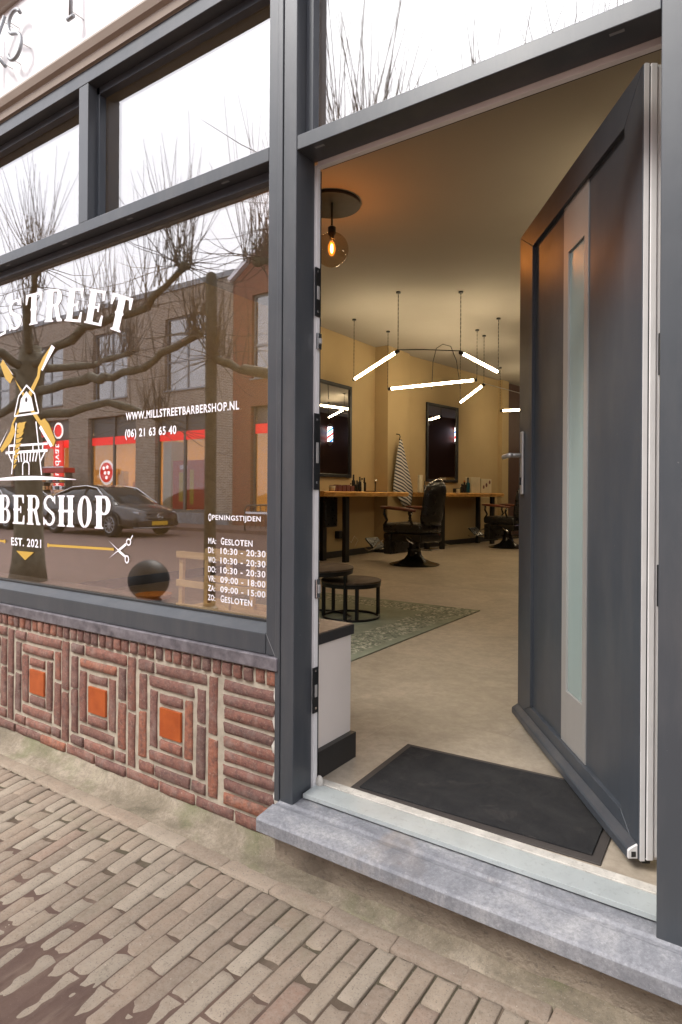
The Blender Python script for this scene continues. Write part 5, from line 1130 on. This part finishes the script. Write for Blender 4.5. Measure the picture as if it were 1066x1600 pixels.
# pollarded street trees
def pollard(x, y, seed, limbs, label, h=3.0, tw=26):
    rt_ = random.Random(seed); t = thing('pollard_tree', label, 'tree', (x, y, 0), 'pollarded lime trees along the kerb')
    tr = MB(); tp = [(x+.03*sin(k*1.3+seed), y+.02*cos(k*1.1), -.03+(h+.03)*k/10) for k in range(11)]
    tr.tube(tp, [.25, .205, .185, .175, .17, .165, .165, .165, .17, .18, .13], 16)
    tk = tr.build('trunk', 'bark', t, smooth=True)
    tips = []
    for (z0, pts) in limbs:
        path = [Vector((x, y, z0))]+[Vector((x+a, y+b, c)) for a, b, c in pts]; q = []
        for a, b in zip(path, path[1:]):
            for s_ in range(4): p = a.lerp(b, s_/4); q.append(p+Vector((rt_.uniform(-.03, .03), rt_.uniform(-.03, .03), rt_.uniform(-.03, .03))))
        q.append(path[-1]); n_ = len(q)
        MB().tube(q, [.056-.030*i/(n_-1)+(.016*rt_.random()) for i in range(n_-1)]+[.042], 8).build('limb', 'bark', t, smooth=True)
        tips += [(q[-1], 1.), (q[-1]+Vector((rt_.uniform(-.1, .1), rt_.uniform(-.1, .1), .03)), .9)]
        for i in range(4, n_-1, 2): tips.append((q[i], .55 if z0 >= 2.88 else .1))
        MB().sphere(q[-1], .06, 10, 7, (1.1, 1, .8)).build('knuckle', 'bark', t, smooth=True)
    tips.append((Vector((x, y, h)), .8))
    mb = MB()
    for p, wgt in tips:
        for k in range(int(tw*wgt)):
            a = rt_.uniform(0, 2*pi); sp_ = rt_.uniform(.02, .8)**1.2; L = rt_.uniform(.5, 1.6)*(1 if p.z > 3.1 else .55); o = p+Vector((rt_.uniform(-.13, .13), rt_.uniform(-.13, .13), 0))
            d = Vector((cos(a)*sp_, sin(a)*sp_, 1)).normalized(); pts = [o]
            for s_ in range(3): d = (d+Vector((rt_.uniform(-.12, .12), rt_.uniform(-.12, .12), .12))).normalized(); pts.append(pts[-1]+d*L/3)
            mb.tube(pts, [.0062, .0046, .0032, .0015], 3, False)
        for k in range(int(7*wgt)):   # drooping side shoots
            a = rt_.uniform(0, 2*pi); d = Vector((cos(a), sin(a), rt_.uniform(-.4, .3))).normalized(); pts = [p]; L = rt_.uniform(.6, 1.3)
            for s_ in range(4): d = (d+Vector((0, 0, -.12 if s_ < 2 else .2))+Vector((rt_.uniform(-.1, .1), rt_.uniform(-.1, .1), 0))).normalized(); pts.append(pts[-1]+d*L/4)
            mb.tube(pts, [.007, .005, .004, .003, .0012], 3, False)
    tag(mb.build('twigs', 'twig', t), kind='stuff')
TY = -2.9
pollard(-8.35, TY, 1, [(2.55, [(1.2, .0, 2.62), (2.0, .1, 2.58), (2.7, .1, 2.66), (3.3, .0, 2.9)]), (2.9, [(1.3, .0, 3.25), (2.4, .0, 3.32), (3.2, .1, 3.62)]), (2.2, [(1.5, -.2, 2.35), (2.3, -.3, 2.1)]), (2.8, [(-1.2, .1, 3.0), (-2.4, .0, 3.3)]), (2.6, [(-1.3, -.3, 2.4), (-2.4, -.3, 2.7)]), (2.9, [(.1, .8, 3.1), (.1, 1.5, 3.4)]), (2.9, [(.1, -.9, 3.1), (.0, -1.6, 3.4)]), (3.0, [(.5, .3, 3.6), (.9, .4, 3.95)])],
        'thick pollarded tree at the kerb, mirrored behind the windmill logo', 3.2)
pollard(-2.45, TY, 2, [(2.5, [(-1.0, .0, 2.3), (-1.9, .0, 2.45), (-2.3, .05, 2.6)]), (2.9, [(-1.2, .0, 3.45), (-1.75, .0, 3.5)]), (3.0, [(-.4, .0, 3.2), (-.7, .0, 3.4)]), (2.8, [(.9, .1, 3.1), (1.35, .0, 3.4)]), (2.9, [(.4, .1, 3.2), (.7, .1, 3.45)]), (2.6, [(1.1, -.3, 2.7), (1.9, -.3, 3.35)]), (2.9, [(.1, .7, 3.1), (.1, 1.1, 3.3)]), (2.9, [(.1, -.9, 3.1), (.0, -1.6, 3.4)])],
        'pollarded tree at the kerb opposite the open door', 3.3)
pollard(-14.3, TY, 3, [(2.6, [(1.2, .0, 2.7), (2.5, .1, 3.0)]), (2.9, [(-1.2, .1, 3.2), (-2.3, .1, 3.5)]), (2.9, [(.1, .9, 3.2)]), (2.9, [(.6, -.9, 3.3)]), (2.8, [(1.0, .3, 3.3), (1.9, .3, 3.7)])], 'pollarded tree furthest left along the kerb', 3.2, 26)
print('objects', len(bpy.data.objects), 'pavers', cnt)
